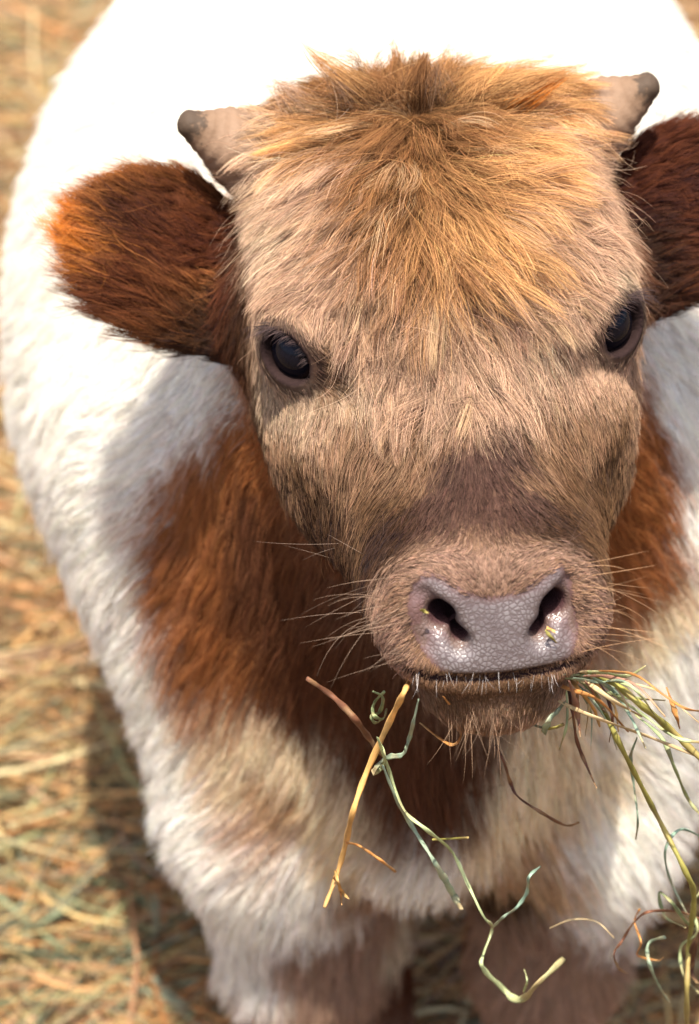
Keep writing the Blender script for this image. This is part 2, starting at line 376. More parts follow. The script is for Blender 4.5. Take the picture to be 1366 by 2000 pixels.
C = dict(tan=(.47, .30, .192), blond=(.60, .43, .285), gold=(.56, .30, .115), brown=(.046, .020, .0075), dark=(.030, .013, .006),  # brown and dark: dark coat of the cheeks, deepened by painted shade
         mauve=(.085, .043, .031), pale=(.42, .30, .195), red=(.105, .029, .010), dred=(.05, .015, .006), orange=(.66, .22, .03),
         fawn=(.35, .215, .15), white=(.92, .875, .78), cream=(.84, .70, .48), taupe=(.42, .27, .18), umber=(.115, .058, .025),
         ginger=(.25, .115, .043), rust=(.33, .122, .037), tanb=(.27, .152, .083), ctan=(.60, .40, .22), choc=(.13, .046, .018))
HEADC = [
 (790,905,-.2,1,18,15,'tanb'),(1040,905,.3,1,16,15,'tanb'),
 (800,1170,-1,.2,4,18,'tanb'),(1140,1170,1,.2,4,18,'tanb'),(780,1230,-.9,.5,5,18,'fawn'),
 (745,1075,-.2,1,8,12,'dark'),(775,1055,-.2,1,7,12,'brown'),(728,1140,-.3,1,8,12,'brown'),
 (960,1058,0,.6,4,14,'tanb'),(870,1066,-.4,.5,4,14,'tanb'),(1050,1052,.4,.5,4,14,'tanb'),
 (740,1110,-.2,1,9,13,'brown'),(712,1185,-.2,1,9,13,'brown'),(1165,1060,.2,1,7,13,'umber'),(560,830,.1,1,8,12,'tanb'),(640,820,.1,1,9,12,'tan'),(520,860,0,1,9,12,'brown'),(690,900,-.1,1,14,14,'tanb'),(1130,900,.2,1,10,12,'tanb'),(960,1352,0,1,2,14,'umber'),(900,1356,0,1,2,14,'umber'),(1030,1348,0,1,2,14,'umber'),(980,1368,0,1,4,18,'tanb'),
 (610,1010,.1,1,10,12,'brown'),(760,1010,-.1,1,9,12,'brown'),(1120,1000,.1,1,8,12,'brown'),(590,900,.1,1,9,12,'umber'),
 (690,1150,-.1,1,10,14,'dark'),(725,1240,-.3,1,9,16,'umber'),(1175,1000,.1,1,8,12,'umber'),(860,920,-.1,1,8,12,'mauve'),(960,910,0,1,7,12,'mauve'),(1060,980,.1,1,7,12,'mauve'),(850,1010,-.1,1,7,12,'mauve'),(940,1000,0,1,6,12,'mauve'),(1010,1010,0,1,6,12,'mauve'),
 (455,520,-.6,.8,12,16,'red'),(470,600,-.2,1,10,14,'brown'),(462,450,-.9,.3,14,18,'brown'),(425,420,-1,.2,16,18,'red'),(440,580,-.6,.8,14,16,'red'),(1222,390,.9,.1,14,16,'brown'),(1228,470,.8,.4,12,16,'red'),
 (450,330,-1,-.3,16,16,'tanb'),(430,290,-1,-.5,16,14,'tanb'),(1195,240,1,-.5,16,14,'tan'),(1200,290,1,-.2,18,16,'tanb'),  # pixel, flow direction in the picture, hair length mm, lift degrees, coat colour (cheeks with shade mixed in)
 (560,222,-1,-.1,26,16.5,'gold'),(640,200,-.8,-.5,34.1,24.8,'gold'),(720,196,-.4,-.8,34.1,27.5,'ginger'),(800,192,.1,-1,34.1,27.5,'ginger'),(880,192,.6,-.6,31,24.8,'gold'),
 (980,190,1,-.3,36,22,'gold'),(1080,196,1,-.15,29.8,19.2,'gold'),(1150,215,1,0,18.6,16.5,'tan'),
 (480,290,-1,.2,18,13.6,'tan'),(560,290,-1,.15,30,18.6,'blond'),(650,280,-1,.2,33.8,21.7,'gold'),(740,270,-.8,.5,33.8,24.8,'ginger'),(800,270,-.2,1,43.94,33.48,'ginger'),
 (870,270,.8,.4,33.8,24.8,'ginger'),(960,260,1,.2,33.8,21.7,'gold'),(1060,260,1,.1,30,18.6,'tan'),(1140,280,1,0,21,15.5,'tan'),
 (500,380,-1,.35,18,12.4,'tan'),(580,370,-1,.3,27,16.1,'blond'),(680,360,-1,.4,31.5,18.6,'tan'),(770,360,-.5,1,40.95,30.105,'ginger'),(840,360,.1,1,43.94,30.105,'ginger'),
 (920,360,.7,.8,43.94,28.485,'gold'),(1010,350,1,.4,31.5,18.6,'gold'),(1100,350,1,.2,25.5,16.1,'tan'),(1180,350,1,.1,15,12.4,'tan'),
 (500,470,-.9,.5,16,16,'tan'),(590,460,-1,.45,23.4,14.3,'blond'),(690,450,-.9,.6,28.1,16.9,'tan'),(780,450,-.4,1,42.64,26.325,'ginger'),(850,460,0,1,50.7,29.835,'gold'),
 (940,450,.4,1,46.67,28.08,'gold'),(1020,450,.8,.6,29.6,18.2,'tan'),(1110,450,1,.4,21.8,14.3,'tan'),(1190,450,.9,.3,15,16,'tan'),
 (520,545,-.3,.9,9,12,'tan'),(600,550,-.8,.7,20,18,'tan'),(700,550,-.7,.8,26.5,15.6,'tan'),(780,550,-.3,1,31.2,18.2,'tanb'),(860,560,0,1,44.59,24.57,'tanb'),
 (950,560,.3,1,31.2,16.9,'tan'),(1040,550,.6,.8,28.1,15.6,'tan'),(1120,560,.8,.5,20,18,'tan'),(1200,540,.6,.6,8,12,'pale'),
 (620,640,.5,.9,8,12,'tan'),(690,650,-.4,1,20.3,14.3,'tan'),(760,650,-.3,1,29.6,15.6,'tan'),(850,650,0,1,32.8,15.6,'tan'),(950,650,.2,1,31.2,15.6,'tan'),
 (1040,650,.4,1,28.1,14.3,'blond'),(1110,640,.6,.8,20,18,'tan'),(1160,640,.3,1,7,10,'tan'),
 (660,740,.9,.4,9,14,'umber'),(620,700,.8,.5,7,12,'tanb'),(735,760,-.15,1,25,15.6,'blond'),(800,760,0,1,28.1,13,'tan'),(880,760,0,1,28.1,13,'tan'),(970,760,.2,1,26.5,13,'tan'),  # umber paints the shade in the hollow by the left eye
 (1050,760,.4,1,23.4,13,'tan'),(1120,740,.4,.9,12,14,'tan'),
 (570,800,.1,1,6,10,'pale'),(540,780,-.1,1,6,10,'pale'),(620,800,.2,1,7,12,'pale'),(1200,745,0,1,5,10,'tan'),(1215,790,0,1,6,10,'tanb'),
 (550,880,.1,1,10,14,'tanb'),(640,870,0,1,12,14,'tanb'),(730,860,-.3,1,20.3,10.4,'tanb'),(810,860,-.2,1,18.7,9.8,'tanb'),(900,870,0,1,13,14,'mauve'),
 (990,860,.1,1,14,14,'mauve'),(1070,850,.4,1,17.2,10.4,'tanb'),(1140,850,.2,1,10,12,'tanb'),(1195,860,0,1,8,12,'umber'),
 (580,960,.1,1,12,14,'brown'),(660,960,0,1,14,14,'brown'),(740,960,-.1,1,13,14,'umber'),(820,960,-.1,1,8,12,'mauve'),(920,960,0,1,7,12,'mauve'),
 (1020,960,.1,1,7,12,'mauve'),(1100,940,.2,1,10,12,'umber'),(1160,940,.1,1,9,12,'brown'),
 (640,1060,.1,1,12,14,'brown'),(720,1060,-.1,1,11,14,'dark'),(800,1050,-.2,.8,8,14,'brown'),(900,1040,0,1,6,12,'mauve'),(980,1030,0,1,6,12,'mauve'),
 (1080,1030,.2,1,7,12,'brown'),(1140,1040,.2,1,7,14,'brown'),
 (960,1088,0,-1,3.6,19.2,'fawn'),(880,1092,-.4,-.8,3.6,19.2,'fawn'),(1050,1082,.4,-.8,3.6,19.2,'fawn'),(800,1120,-1,-.2,3.6,17.6,'fawn'),(1130,1120,1,-.2,3,17.6,'fawn'),
 (760,1190,-1,.3,4.8,19.2,'fawn'),(790,1260,-.7,.7,4.8,19.2,'fawn'),(760,1300,-.5,.9,5.4,20.8,'umber'),(1165,1190,1,.3,4.2,17.6,'fawn'),(1150,1260,.8,.6,4.2,19.2,'fawn'),
 (850,1320,-.3,1,3,16,'tanb'),(1110,1300,.3,1,3,16,'tanb'),(960,1390,0,1,6,20.8,'tan'),(900,1385,-.2,1,6,20.8,'tanb'),(1040,1380,.2,1,6,20.8,'tan'),(970,1350,0,1,1.2,16,'umber'),
 (640,1160,0,1,12,14,'dark')]
BODYC = [(455,870,'rust'),(440,905,'rust'),(470,850,'rust'),(232,960,'white'),(228,1040,'white'),(245,1110,'white'),(205,900,'white'),(270,900,'white'),(255,1200,'white'),(100,600,'white'),(60,800,'white'),(200,700,'white'),(350,740,'white'),(420,770,'white'),(150,950,'white'),(200,1050,'white'),(235,1160,'white'),(280,1330,'white'),
 (300,1450,'white'),(360,1550,'white'),(420,1650,'white'),(480,1800,'white'),(520,1930,'white'),(600,1800,'white'),(580,1700,'white'),(200,100,'white'),(400,80,'white'),(700,60,'white'),(1000,40,'white'),(1250,60,'white'),
 (600,60,'white'),(350,200,'white'),(250,250,'white'),(1330,650,'white'),(1330,800,'white'),(1345,1000,'white'),(1340,1250,'white'),(1300,1420,'white'),(1340,1500,'white'),(1250,1360,'white'),
 (350,1000,'rust'),(330,1150,'rust'),(400,930,'rust'),(420,1050,'rust'),(300,1080,'rust'),(330,960,'rust'),(450,1250,'rust'),(430,1340,'rust'),(550,1330,'choc'),(500,1100,'choc'),(640,1330,'choc'),(470,1000,'choc'),  # choc beside the face: brown coat with the head's shadow painted in
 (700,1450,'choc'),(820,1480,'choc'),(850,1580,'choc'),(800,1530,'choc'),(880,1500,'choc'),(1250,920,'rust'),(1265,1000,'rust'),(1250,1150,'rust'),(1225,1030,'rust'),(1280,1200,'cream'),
 (470,1410,'cream'),(560,1470,'cream'),(530,1620,'tan'),(560,1560,'ctan'),(640,1600,'cream'),(660,1700,'cream'),(700,1750,'taupe'),(600,1500,'cream'),
 (960,1550,'cream'),(1000,1500,'cream'),(950,1650,'cream'),(850,1720,'white'),(780,1760,'cream'),(900,1680,'white'),(1100,1450,'cream'),(1050,1560,'cream'),(1020,1640,'ctan'),(960,1740,'brown'),(1000,1720,'ctan'),
 (1130,1650,'white'),(1200,1700,'white'),(1250,1600,'white'),(1150,1770,'white'),(1230,1800,'white'),(1180,1530,'cream'),
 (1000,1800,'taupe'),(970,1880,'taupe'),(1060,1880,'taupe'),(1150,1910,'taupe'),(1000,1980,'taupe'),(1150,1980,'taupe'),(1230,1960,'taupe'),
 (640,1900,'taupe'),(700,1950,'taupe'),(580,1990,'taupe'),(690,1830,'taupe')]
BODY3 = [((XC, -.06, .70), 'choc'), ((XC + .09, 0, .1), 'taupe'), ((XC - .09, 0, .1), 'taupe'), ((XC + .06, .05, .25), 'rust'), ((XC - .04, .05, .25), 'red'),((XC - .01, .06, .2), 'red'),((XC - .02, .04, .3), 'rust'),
         ((XC - .27, .45, .55), 'white'), ((XC + .25, .45, .55), 'white'), ((XC, .6, .84), 'white'), ((XC, 1.1, .8), 'white'), ((XC + .2, .9, .6), 'white'), ((XC - .2, .9, .6), 'white'),
         ((XC, .5, .28), 'white'), ((XC + .1, 1.05, .2), 'white'), ((XC - .1, 1.05, .2), 'white')]
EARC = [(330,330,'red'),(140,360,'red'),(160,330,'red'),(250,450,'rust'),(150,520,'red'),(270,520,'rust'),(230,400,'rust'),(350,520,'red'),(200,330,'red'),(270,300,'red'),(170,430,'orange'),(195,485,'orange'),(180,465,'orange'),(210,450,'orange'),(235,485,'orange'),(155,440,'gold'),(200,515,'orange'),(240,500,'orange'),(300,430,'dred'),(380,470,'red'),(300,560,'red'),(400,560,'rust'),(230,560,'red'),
        (420,640,'brown'),(440,500,'red'),(1330,300,'red'),(1300,400,'red'),(1340,470,'red'),(1280,450,'dred'),(1260,520,'brown'),(1350,380,'dred')]
hc = []
for px, py, dx, dy, L, lf, cn in HEADC:
    p = cast(px, py)
    if p is None: continue
    r = regions(p[None])[0][0]
    if r == 0: print('head control misses', px, py); continue
    d = RIGHT * dx - UP * dy; d /= np.linalg.norm(d)
    hc.append(np.concatenate([w2h(p), d @ HM, [L / 1000, R(lf)], C[cn]]))
hc = np.array(hc)
bc = []
for px, py, cn in BODYC:
    p = cast(px, py)
    if p is None: print('body control misses', px, py); continue
    if regions(p[None])[0][0] != 0: print('body control on head', px, py); continue
    bc.append(np.concatenate([p, C[cn]]))
for p, cn in BODY3: bc.append(np.concatenate([np.array(p), C[cn]]))
bc = np.array(bc)
ec = []
for px, py, cn in EARC:
    p = cast(px, py)
    if p is not None: ec.append(np.concatenate([p, C[cn]]))
ec = np.array(ec)
def rbf(P, K, vals, s, pw=2.0):
    out = np.empty((len(P), vals.shape[1]))
    for i in range(0, len(P), 50000):
        d2 = ((P[i:i + 50000, None, :] - K[None]) ** 2).sum(2)
        wt = 1 / (d2 + s * s) ** pw
        out[i:i + 50000] = (wt / wt.sum(1)[:, None]) @ vals
    return out
# smooth vector noise from sums of sines
def wavenoise(P, freq, seed, comps=3, n=5):
    g = np.random.default_rng(seed); out = np.zeros((len(P), comps))
    for c in range(comps):
        for _ in range(n):
            k = g.normal(size=3); k *= freq * g.uniform(.6, 1.5) / np.linalg.norm(k)
            out[:, c] += np.sin(P @ k + g.uniform(0, 6.28))
    return out / math.sqrt(n / 2) * .7
def eye_dist(l):
    q = l.copy(); q[:, 0] = np.abs(q[:, 0]); d = q - EYE_C
    u, v, w_ = d @ EYE_U, d @ EYE_V, d @ EYE_W
    e = np.sqrt((u / .0178) ** 2 + ((v - .0005) / .0150) ** 2)
    return np.where(w_ > 0, e, 9.0), np.linalg.norm(d, axis=1)
def coat(P):
    reg, l = regions(P)
    Pn = P + wavenoise(P, 55, 3) * .008 + wavenoise(P, 160, 4) * .005 + rng.normal(size=P.shape) * .0055
    ln = w2h(Pn)
    col = np.zeros((len(P), 3)); T = np.zeros((len(P), 3)); L = np.zeros(len(P)); lift = np.zeros(len(P))
    h = reg == 1
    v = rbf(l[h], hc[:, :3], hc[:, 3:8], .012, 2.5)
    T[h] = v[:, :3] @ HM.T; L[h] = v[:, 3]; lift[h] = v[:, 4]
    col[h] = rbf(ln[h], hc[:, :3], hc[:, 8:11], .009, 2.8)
    ed_, er_ = eye_dist(l)
    ring = (np.clip((1.45 - ed_) / .25, 0, 1) * (er_ < .034))[:, None] * .8                # dark hair along the lids
    col = col * (1 - ring) + np.array([.050, .026, .020]) * ring
    L = np.where((ed_ < 1.9) & (er_ < .04) & h, np.minimum(L, .005), L)
    bud = h & (np.abs(l[:, 0]) > .082) & (l[:, 1] < -.11)
    L = np.where(bud, np.minimum(L, .012), L)
    b = reg == 0
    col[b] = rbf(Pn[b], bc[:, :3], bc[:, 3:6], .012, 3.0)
    side = np.clip((P[b][:, 0] - XC) / .2, -1, 1)
    back = np.clip((P[b][:, 1] - .1) / .4, 0, 1)
    T[b] = np.stack([side * .55, .15 + .8 * back, -1.0 + .35 * back], 1)
    L[b] = np.where(P[b][:, 2] < .22, .014, .030); lift[b] = R(20)
    nk = np.clip((P[b][:, 2] - .6) / .06, 0, 1) * np.clip((.16 - P[b][:, 1]) / .1, 0, 1)     # short coat on the neck
    L[b] *= 1 - .45 * nk
    e = reg == 2
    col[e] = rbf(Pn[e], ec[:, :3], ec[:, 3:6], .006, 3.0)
    sg = np.sign(l[e][:, 0])
    T[e] = np.stack([sg * .9, np.full(e.sum(), -.22), np.full(e.sum(), .22)], 1) @ HM.T
    tipn = np.clip((np.abs(l[e][:, 0]) - .12) / .09, 0, 1)
    L[e] = .013 + .018 * tipn; lift[e] = R(22)
    return reg, l, T, L, lift, col
# the bare nose: outline in the plane of the nose
def hitplane(px, py):
    n = np.array([0, .862, .507]); o = w2h(CAM); d = ray(px, py) @ HM
    return o + d * ((.1455 - o @ n) / (d @ n))
PADPX = [(812,1155),(834,1130),(868,1136),(905,1160),(960,1172),(1015,1160),(1058,1132),(1096,1110),(1114,1138),(1120,1190),(1130,1240),(1116,1284),(1080,1310),(1000,1326),(900,1330),(862,1308),(834,1278),(812,1238),(804,1190)]
PAD = np.array([hitplane(*p)[[0, 2]] for p in PADPX]) * np.array([1.0, 1])
def poly_sd(Q, poly):
    d = np.full(len(Q), 1e9); ins = np.zeros(len(Q), bool)
    for i in range(len(poly)):
        a, b = poly[i], poly[(i + 1) % len(poly)]; ab = b - a
        t = np.clip(((Q - a) @ ab) / (ab @ ab), 0, 1)
        d = np.minimum(d, ((Q - a - t[:, None] * ab) ** 2).sum(1))
        c = ((a[1] > Q[:, 1]) != (b[1] > Q[:, 1])) & (Q[:, 0] < (b[0] - a[0]) * (Q[:, 1] - a[1]) / (b[1] - a[1] + 1e-12) + a[0])
        ins ^= c
    return np.where(ins, -1, 1) * np.sqrt(d)
def leather(l):
    m = np.zeros(len(l))
    k = (l[:, 1] > .13) & (np.abs(l[:, 0]) < .06) & (l[:, 2] > -.10)
    if k.any():
        n = np.array([0, .862, .507]); d0 = l[k] @ n - .1455
        Q = (l[k] - d0[:, None] * n)[:, [0, 2]]
        sd = poly_sd(Q, PAD)
        v = np.clip(.5 - sd / .0042, 0, 1) * (d0 > -.035)
        m[k] = v
    return m
# ------------------------------------------------------------------ materials
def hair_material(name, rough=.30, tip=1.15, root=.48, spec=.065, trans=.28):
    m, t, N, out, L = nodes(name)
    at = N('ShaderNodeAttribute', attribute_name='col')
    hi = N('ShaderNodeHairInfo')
    mr = N('ShaderNodeMapRange'); mr.inputs['To Min'].default_value = root; mr.inputs['To Max'].default_value = tip  # darkened roots paint the shade between locks; tips are naturally paler
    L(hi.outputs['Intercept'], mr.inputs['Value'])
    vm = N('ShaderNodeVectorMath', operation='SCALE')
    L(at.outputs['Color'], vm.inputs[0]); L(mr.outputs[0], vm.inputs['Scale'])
    d = N('ShaderNodeBsdfDiffuse'); tr = N('ShaderNodeBsdfTranslucent'); L(vm.outputs[0], d.inputs['Color']); L(vm.outputs[0], tr.inputs['Color'])
    m1 = N('ShaderNodeMixShader'); m1.inputs[0].default_value = trans; L(d.outputs[0], m1.inputs[1]); L(tr.outputs[0], m1.inputs[2])
    gl = N('ShaderNodeBsdfHair', component='Reflection'); gl.inputs['RoughnessU'].default_value = rough; gl.inputs['RoughnessV'].default_value = .7
    gc = N('ShaderNodeMix', data_type='RGBA'); gc.inputs[0].default_value = .12; gc.inputs[7].default_value = (1, 1, 1, 1); L(vm.outputs[0], gc.inputs[6]); L(gc.outputs[2], gl.inputs['Color'])
    m2 = N('ShaderNodeMixShader'); m2.inputs[0].default_value = spec; L(m1.outputs[0], m2.inputs[1]); L(gl.outputs[0], m2.inputs[2])
    L(m2.outputs[0], out.inputs[0])
    return m
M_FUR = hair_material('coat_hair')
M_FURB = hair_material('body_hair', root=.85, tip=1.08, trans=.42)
def skin_material():
    m, t, N, out, L = nodes('calf_skin')
    at = N('ShaderNodeAttribute', attribute_name='col'); lm = N('ShaderNodeAttribute', attribute_name='leather')
    tc = N('ShaderNodeAttribute', attribute_name='rest')
    # under-coat
    nz = N('ShaderNodeTexNoise'); nz.inputs['Scale'].default_value = 400; nz.inputs['Detail'].default_value = 4; L(tc.outputs['Vector'], nz.inputs['Vector'])
    sc = N('ShaderNodeMapRange'); sc.inputs['To Min'].default_value = .45; sc.inputs['To Max'].default_value = .95; L(nz.outputs['Fac'], sc.inputs['Value'])
    vm = N('ShaderNodeVectorMath', operation='SCALE'); L(at.outputs['Color'], vm.inputs[0]); L(sc.outputs[0], vm.inputs['Scale'])
    coatb = N('ShaderNodeBsdfPrincipled'); coatb.inputs['Roughness'].default_value = .9; coatb.inputs['Specular IOR Level'].default_value = .1
    L(vm.outputs[0], coatb.inputs['Base Color'])
    # wet pebbled nose leather
    vo = N('ShaderNodeTexVoronoi', feature='DISTANCE_TO_EDGE'); vo.inputs['Scale'].default_value = 400; vo.inputs['Randomness'].default_value = .85
    vn = N('ShaderNodeTexNoise'); vn.inputs['Scale'].default_value = 90; L(tc.outputs['Vector'], vn.inputs['Vector'])
    wv = N('ShaderNodeVectorMath', operation='MULTIPLY_ADD'); wv.inputs[1].default_value = (.004,) * 3
    L(vn.outputs['Color'], wv.inputs[0]); L(tc.outputs['Vector'], wv.inputs[2]); L(wv.outputs[0], vo.inputs['Vector'])
    inv = N('ShaderNodeMapRange'); inv.inputs['From Min'].default_value = 0; inv.inputs['From Max'].default_value = .26
    inv.inputs['To Min'].default_value = 0; inv.inputs['To Max'].default_value = 1; inv.interpolation_type = 'SMOOTHSTEP'
    L(vo.outputs['Distance'], inv.inputs['Value'])
    big = N('ShaderNodeTexNoise'); big.inputs['Scale'].default_value = 55; big.inputs['Detail'].default_value = 3; L(tc.outputs['Vector'], big.inputs['Vector'])
    ramp = N('ShaderNodeValToRGB'); ramp.color_ramp.elements[0].color = (.100, .080, .077, 1); ramp.color_ramp.elements[1].color = (.165, .143, .138, 1)
    ramp.color_ramp.elements[0].position = .3; ramp.color_ramp.elements[1].position = .62; L(big.outputs['Fac'], ramp.inputs[0])
    mixc = N('ShaderNodeMix', data_type='RGBA'); mixc.inputs[6].default_value = (.088, .066, .063, 1)  # crease shade between the pebbles, put into the colour
    L(inv.outputs[0], mixc.inputs[0]); L(ramp.outputs[0], mixc.inputs[7])
    hue = N('ShaderNodeMix', data_type='RGBA', blend_type='MIX'); L(mixc.outputs[2], hue.inputs[6]); L(at.outputs['Color'], hue.inputs[7])
    tint = N('ShaderNodeAttribute', attribute_name='bare'); L(tint.outputs['Fac'], hue.inputs[0])
    bmp = N('ShaderNodeBump'); bmp.inputs['Strength'].default_value = .30; bmp.inputs['Distance'].default_value = .0010
    fine = N('ShaderNodeTexNoise'); fine.inputs['Scale'].default_value = 1500; L(tc.outputs['Vector'], fine.inputs['Vector'])
    ad = N('ShaderNodeMath', operation='MULTIPLY_ADD'); ad.inputs[1].default_value = .18; L(fine.outputs['Fac'], ad.inputs[0]); L(inv.outputs[0], ad.inputs[2])
    L(ad.outputs[0], bmp.inputs['Height'])
    lb = N('ShaderNodeBsdfPrincipled'); lb.inputs['Roughness'].default_value = .32; lb.inputs['Specular IOR Level'].default_value = .45
    lb.inputs['Subsurface Weight'].default_value = 0.0
    L(hue.outputs[2], lb.inputs['Base Color']); L(bmp.outputs[0], lb.inputs['Normal'])
    mx = N('ShaderNodeMixShader'); L(lm.outputs['Fac'], mx.inputs[0]); L(coatb.outputs[0], mx.inputs[1]); L(lb.outputs[0], mx.inputs[2])
    L(mx.outputs[0], out.inputs[0])
    return m

# ------------------------------------------------------------------ calf body object
reg, l, Tv, Lv, lv, colv = coat(V)
lea = leather(l) * np.clip((l[:, 2] + .0470) / .002, 0, 1); ed, er = eye_dist(l)
calf = mesh_obj('calf', V, F, skin_material())
tag(calf, 'brown and white horned calf with hay in its mouth, looking up at the camera', 'calf')
me = calf.data
vc = colv * .85
bare = np.zeros(len(V))
# bare dark rims of the eyes, nostril lining
rim = np.clip((1.09 - ed) / .12, 0, 1) * (er < .030)
vc = vc * (1 - rim[:, None]) + np.array([.030, .016, .014]) * rim[:, None]
bare = np.maximum(bare, rim)
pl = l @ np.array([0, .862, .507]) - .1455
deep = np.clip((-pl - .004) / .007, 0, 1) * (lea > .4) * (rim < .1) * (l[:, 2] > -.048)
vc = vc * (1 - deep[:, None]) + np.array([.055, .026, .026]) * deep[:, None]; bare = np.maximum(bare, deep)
# pinkish upper edge and outer wings of the nose
q = l.copy(); q[:, 0] = np.abs(q[:, 0])
pk = np.maximum(np.exp(-(((q[:, 0] - .0395) / .0085) ** 2 + ((q[:, 2] + .022) / .016) ** 2)), .9 * np.exp(-((q[:, 0] / .026) ** 4 + ((q[:, 2] - .000) / .0085) ** 2)))
pk = pk * (lea > .05) * (deep < .5) * .8
vc = np.where((pk > .02)[:, None] & (rim < .1)[:, None], np.array([.14, .072, .062]), vc); bare = np.where(rim > .1, bare, np.maximum(bare, pk))
slit_dark = (np.abs(l[:, 2] + .050) < .0035) & (l[:, 1] > .150)
vc[slit_dark] = (.030, .014, .012)  # darkness inside the mouth slit, painted as colour
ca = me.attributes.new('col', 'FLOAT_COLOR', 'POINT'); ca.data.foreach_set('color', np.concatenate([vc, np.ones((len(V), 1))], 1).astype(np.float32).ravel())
for nm, arr in (('leather', lea), ('bare', bare)):
    a_ = me.attributes.new(nm, 'FLOAT', 'POINT'); a_.data.foreach_set('value', arr.astype(np.float32))
a_ = me.attributes.new('rest', 'FLOAT_VECTOR', 'POINT'); a_.data.foreach_set('vector', l.astype(np.float32).ravel())
print('coat on mesh t=%.1f' % (time.time() - T0))

# ------------------------------------------------------------------ fur
def sample(weight, n):
    wt = FA * weight; c = np.cumsum(wt); c /= c[-1]
    f = np.searchsorted(c, rng.random(n)); f = np.minimum(f, len(F) - 1)
    r1 = np.sqrt(rng.random(n)); r2 = rng.random(n)
    a, b, d = 1 - r1, r1 * (1 - r2), r1 * r2
    P = V[F[f, 0]] * a[:, None] + V[F[f, 1]] * b[:, None] + V[F[f, 2]] * d[:, None]
    Nn = VN[F[f, 0]] * a[:, None] + VN[F[f, 1]] * b[:, None] + VN[F[f, 2]] * d[:, None]
    return P.astype(float), Nn / np.linalg.norm(Nn, axis=1)[:, None]
def unit(v): return v / np.maximum(np.linalg.norm(v, axis=-1, keepdims=True), 1e-9)
def curves_obj(name, PTS, rad, col, mat, parent):
    n, k, _ = PTS.shape
    hcv = bpy.data.hair_curves.new(name)
    hcv.add_curves([k] * n)
    hcv.attributes['position'].data.foreach_set('vector', PTS.astype(np.float32).ravel())
    ra = hcv.attributes.get('radius') or hcv.attributes.new('radius', 'FLOAT', 'POINT')
    ra.data.foreach_set('value', rad.astype(np.float32).ravel())
    cl = hcv.attributes.new('col', 'FLOAT_COLOR', 'CURVE')
    cl.data.foreach_set('color', np.concatenate([np.clip(col, 0, .95), np.ones((n, 1))], 1).astype(np.float32).ravel())
    hcv.materials.append(mat)
    return link(bpy.data.objects.new(name, hcv), parent)
def grow(name, P, Nn, T, L, lift, col, k=6, r=.00012, clump=30, cs=.6, nz=.25, wave=.15, jit=.2, grav=.2, parent=None, mat=None, wf=90, lenvar=.3, cvar=.14, streak=.14, blondp=0.0):
    n = len(P)
    T = unit(T - Nn * (T * Nn).sum(1)[:, None])
    nc = max(n // clump, 1)
    cidx = rng.choice(n, nc, replace=False)
    kd = KDTree(nc)
    for i, ci in enumerate(cidx): kd.insert(P[ci], i)
    kd.balance()
    near = np.fromiter((kd.find(p)[1] for p in P.tolist()), dtype=np.int64, count=n)
    # per-clump and per-strand disorder
    cj = rng.normal(size=(nc, 3)) * jit; cl = rng.normal(size=nc) * .16
    T = unit(T + cj[near] + wavenoise(P, wf, 21) * nz + rng.normal(size=(n, 3)) * .10)
    T = unit(T - Nn * (T * Nn).sum(1)[:, None])
    Lr = L * (1 + rng.normal(size=n) * lenvar * .6 + rng.normal(size=nc)[near] * lenvar * .5); Lr = np.clip(Lr, L * .35, L * 1.8)
    lf = np.clip(lift + cl[near] + rng.normal(size=n) * .10, .06, 1.3)
    B = np.cross(Nn, T)
    ph = rng.uniform(0, 6.28, nc)[near] + rng.normal(size=n) * .5
    am = (wave * rng.uniform(.3, 1.5, nc))[near]
    PTS = np.empty((n, k, 3)); PTS[:, 0] = P - Nn * .0006
    pos = P.copy()
    for j in range(1, k):
        t = j / (k - 1)
        a = lf * (1.25 - 1.05 * t)
        d = T * np.cos(a)[:, None] + Nn * np.sin(a)[:, None] + B * (am * np.sin(ph + t * 4.5))[:, None] * t ** .5
        d[:, 2] -= grav * t * t
        pos = pos + unit(d) * (Lr / (k - 1))[:, None]
        PTS[:, j] = pos
    tt = np.linspace(0, 1, k) ** 1.1
    CP = PTS[cidx][near]
    scale = (Lr / np.maximum(Lr[cidx][near], 1e-6))
    PTS = PTS + (CP + (PTS[:, :1] - CP[:, :1]) * .15 - PTS) * (tt * cs)[None, :, None] * np.clip(scale, .5, 1)[:, None, None]
    taper = np.array([1, 1, .92, .8, .6, .22]) if k == 6 else np.interp(np.linspace(0, 1, k), [0, .5, .85, 1], [1, .92, .6, .2])
    rad = r * rng.uniform(.7, 1.25, n)[:, None] * taper[None]
    c = col * (1 + rng.normal(size=(n, 1)) * cvar + (rng.normal(size=(nc, 1)) * cvar * .8)[near])
    if blondp:
        bm_ = (rng.random(nc) < blondp)[near] * rng.uniform(.2, .85, nc)[near]
        c = c * (1 - bm_[:, None]) + np.array([.70, .47, .26]) * bm_[:, None]
    u01 = rng.random(n); c = c * np.where(u01 < streak, 1.45, np.where(u01 > 1 - streak, .55, 1.0))[:, None]  # random strands lightened as if sunlit, others darkened as shaded gaps
    c = c * (1 + rng.normal(size=(n, 3)) * .03)
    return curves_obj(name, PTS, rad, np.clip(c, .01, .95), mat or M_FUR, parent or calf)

fc = V[F].mean(1); fl = w2h(fc); freg, _ = regions(fc)
toc = unit(CAM - fc); fn = FNr / np.maximum(np.linalg.norm(FNr, axis=1), 1e-12)[:, None]
facing = (toc * fn).sum(1)
vis = np.where(facing > -.15, 1.0, .22)
flea = lea[F].mean(1); frim = rim[F].max(1)
fL = Lv[F].mean(1)
bald = (flea < .5) & (frim < .3)
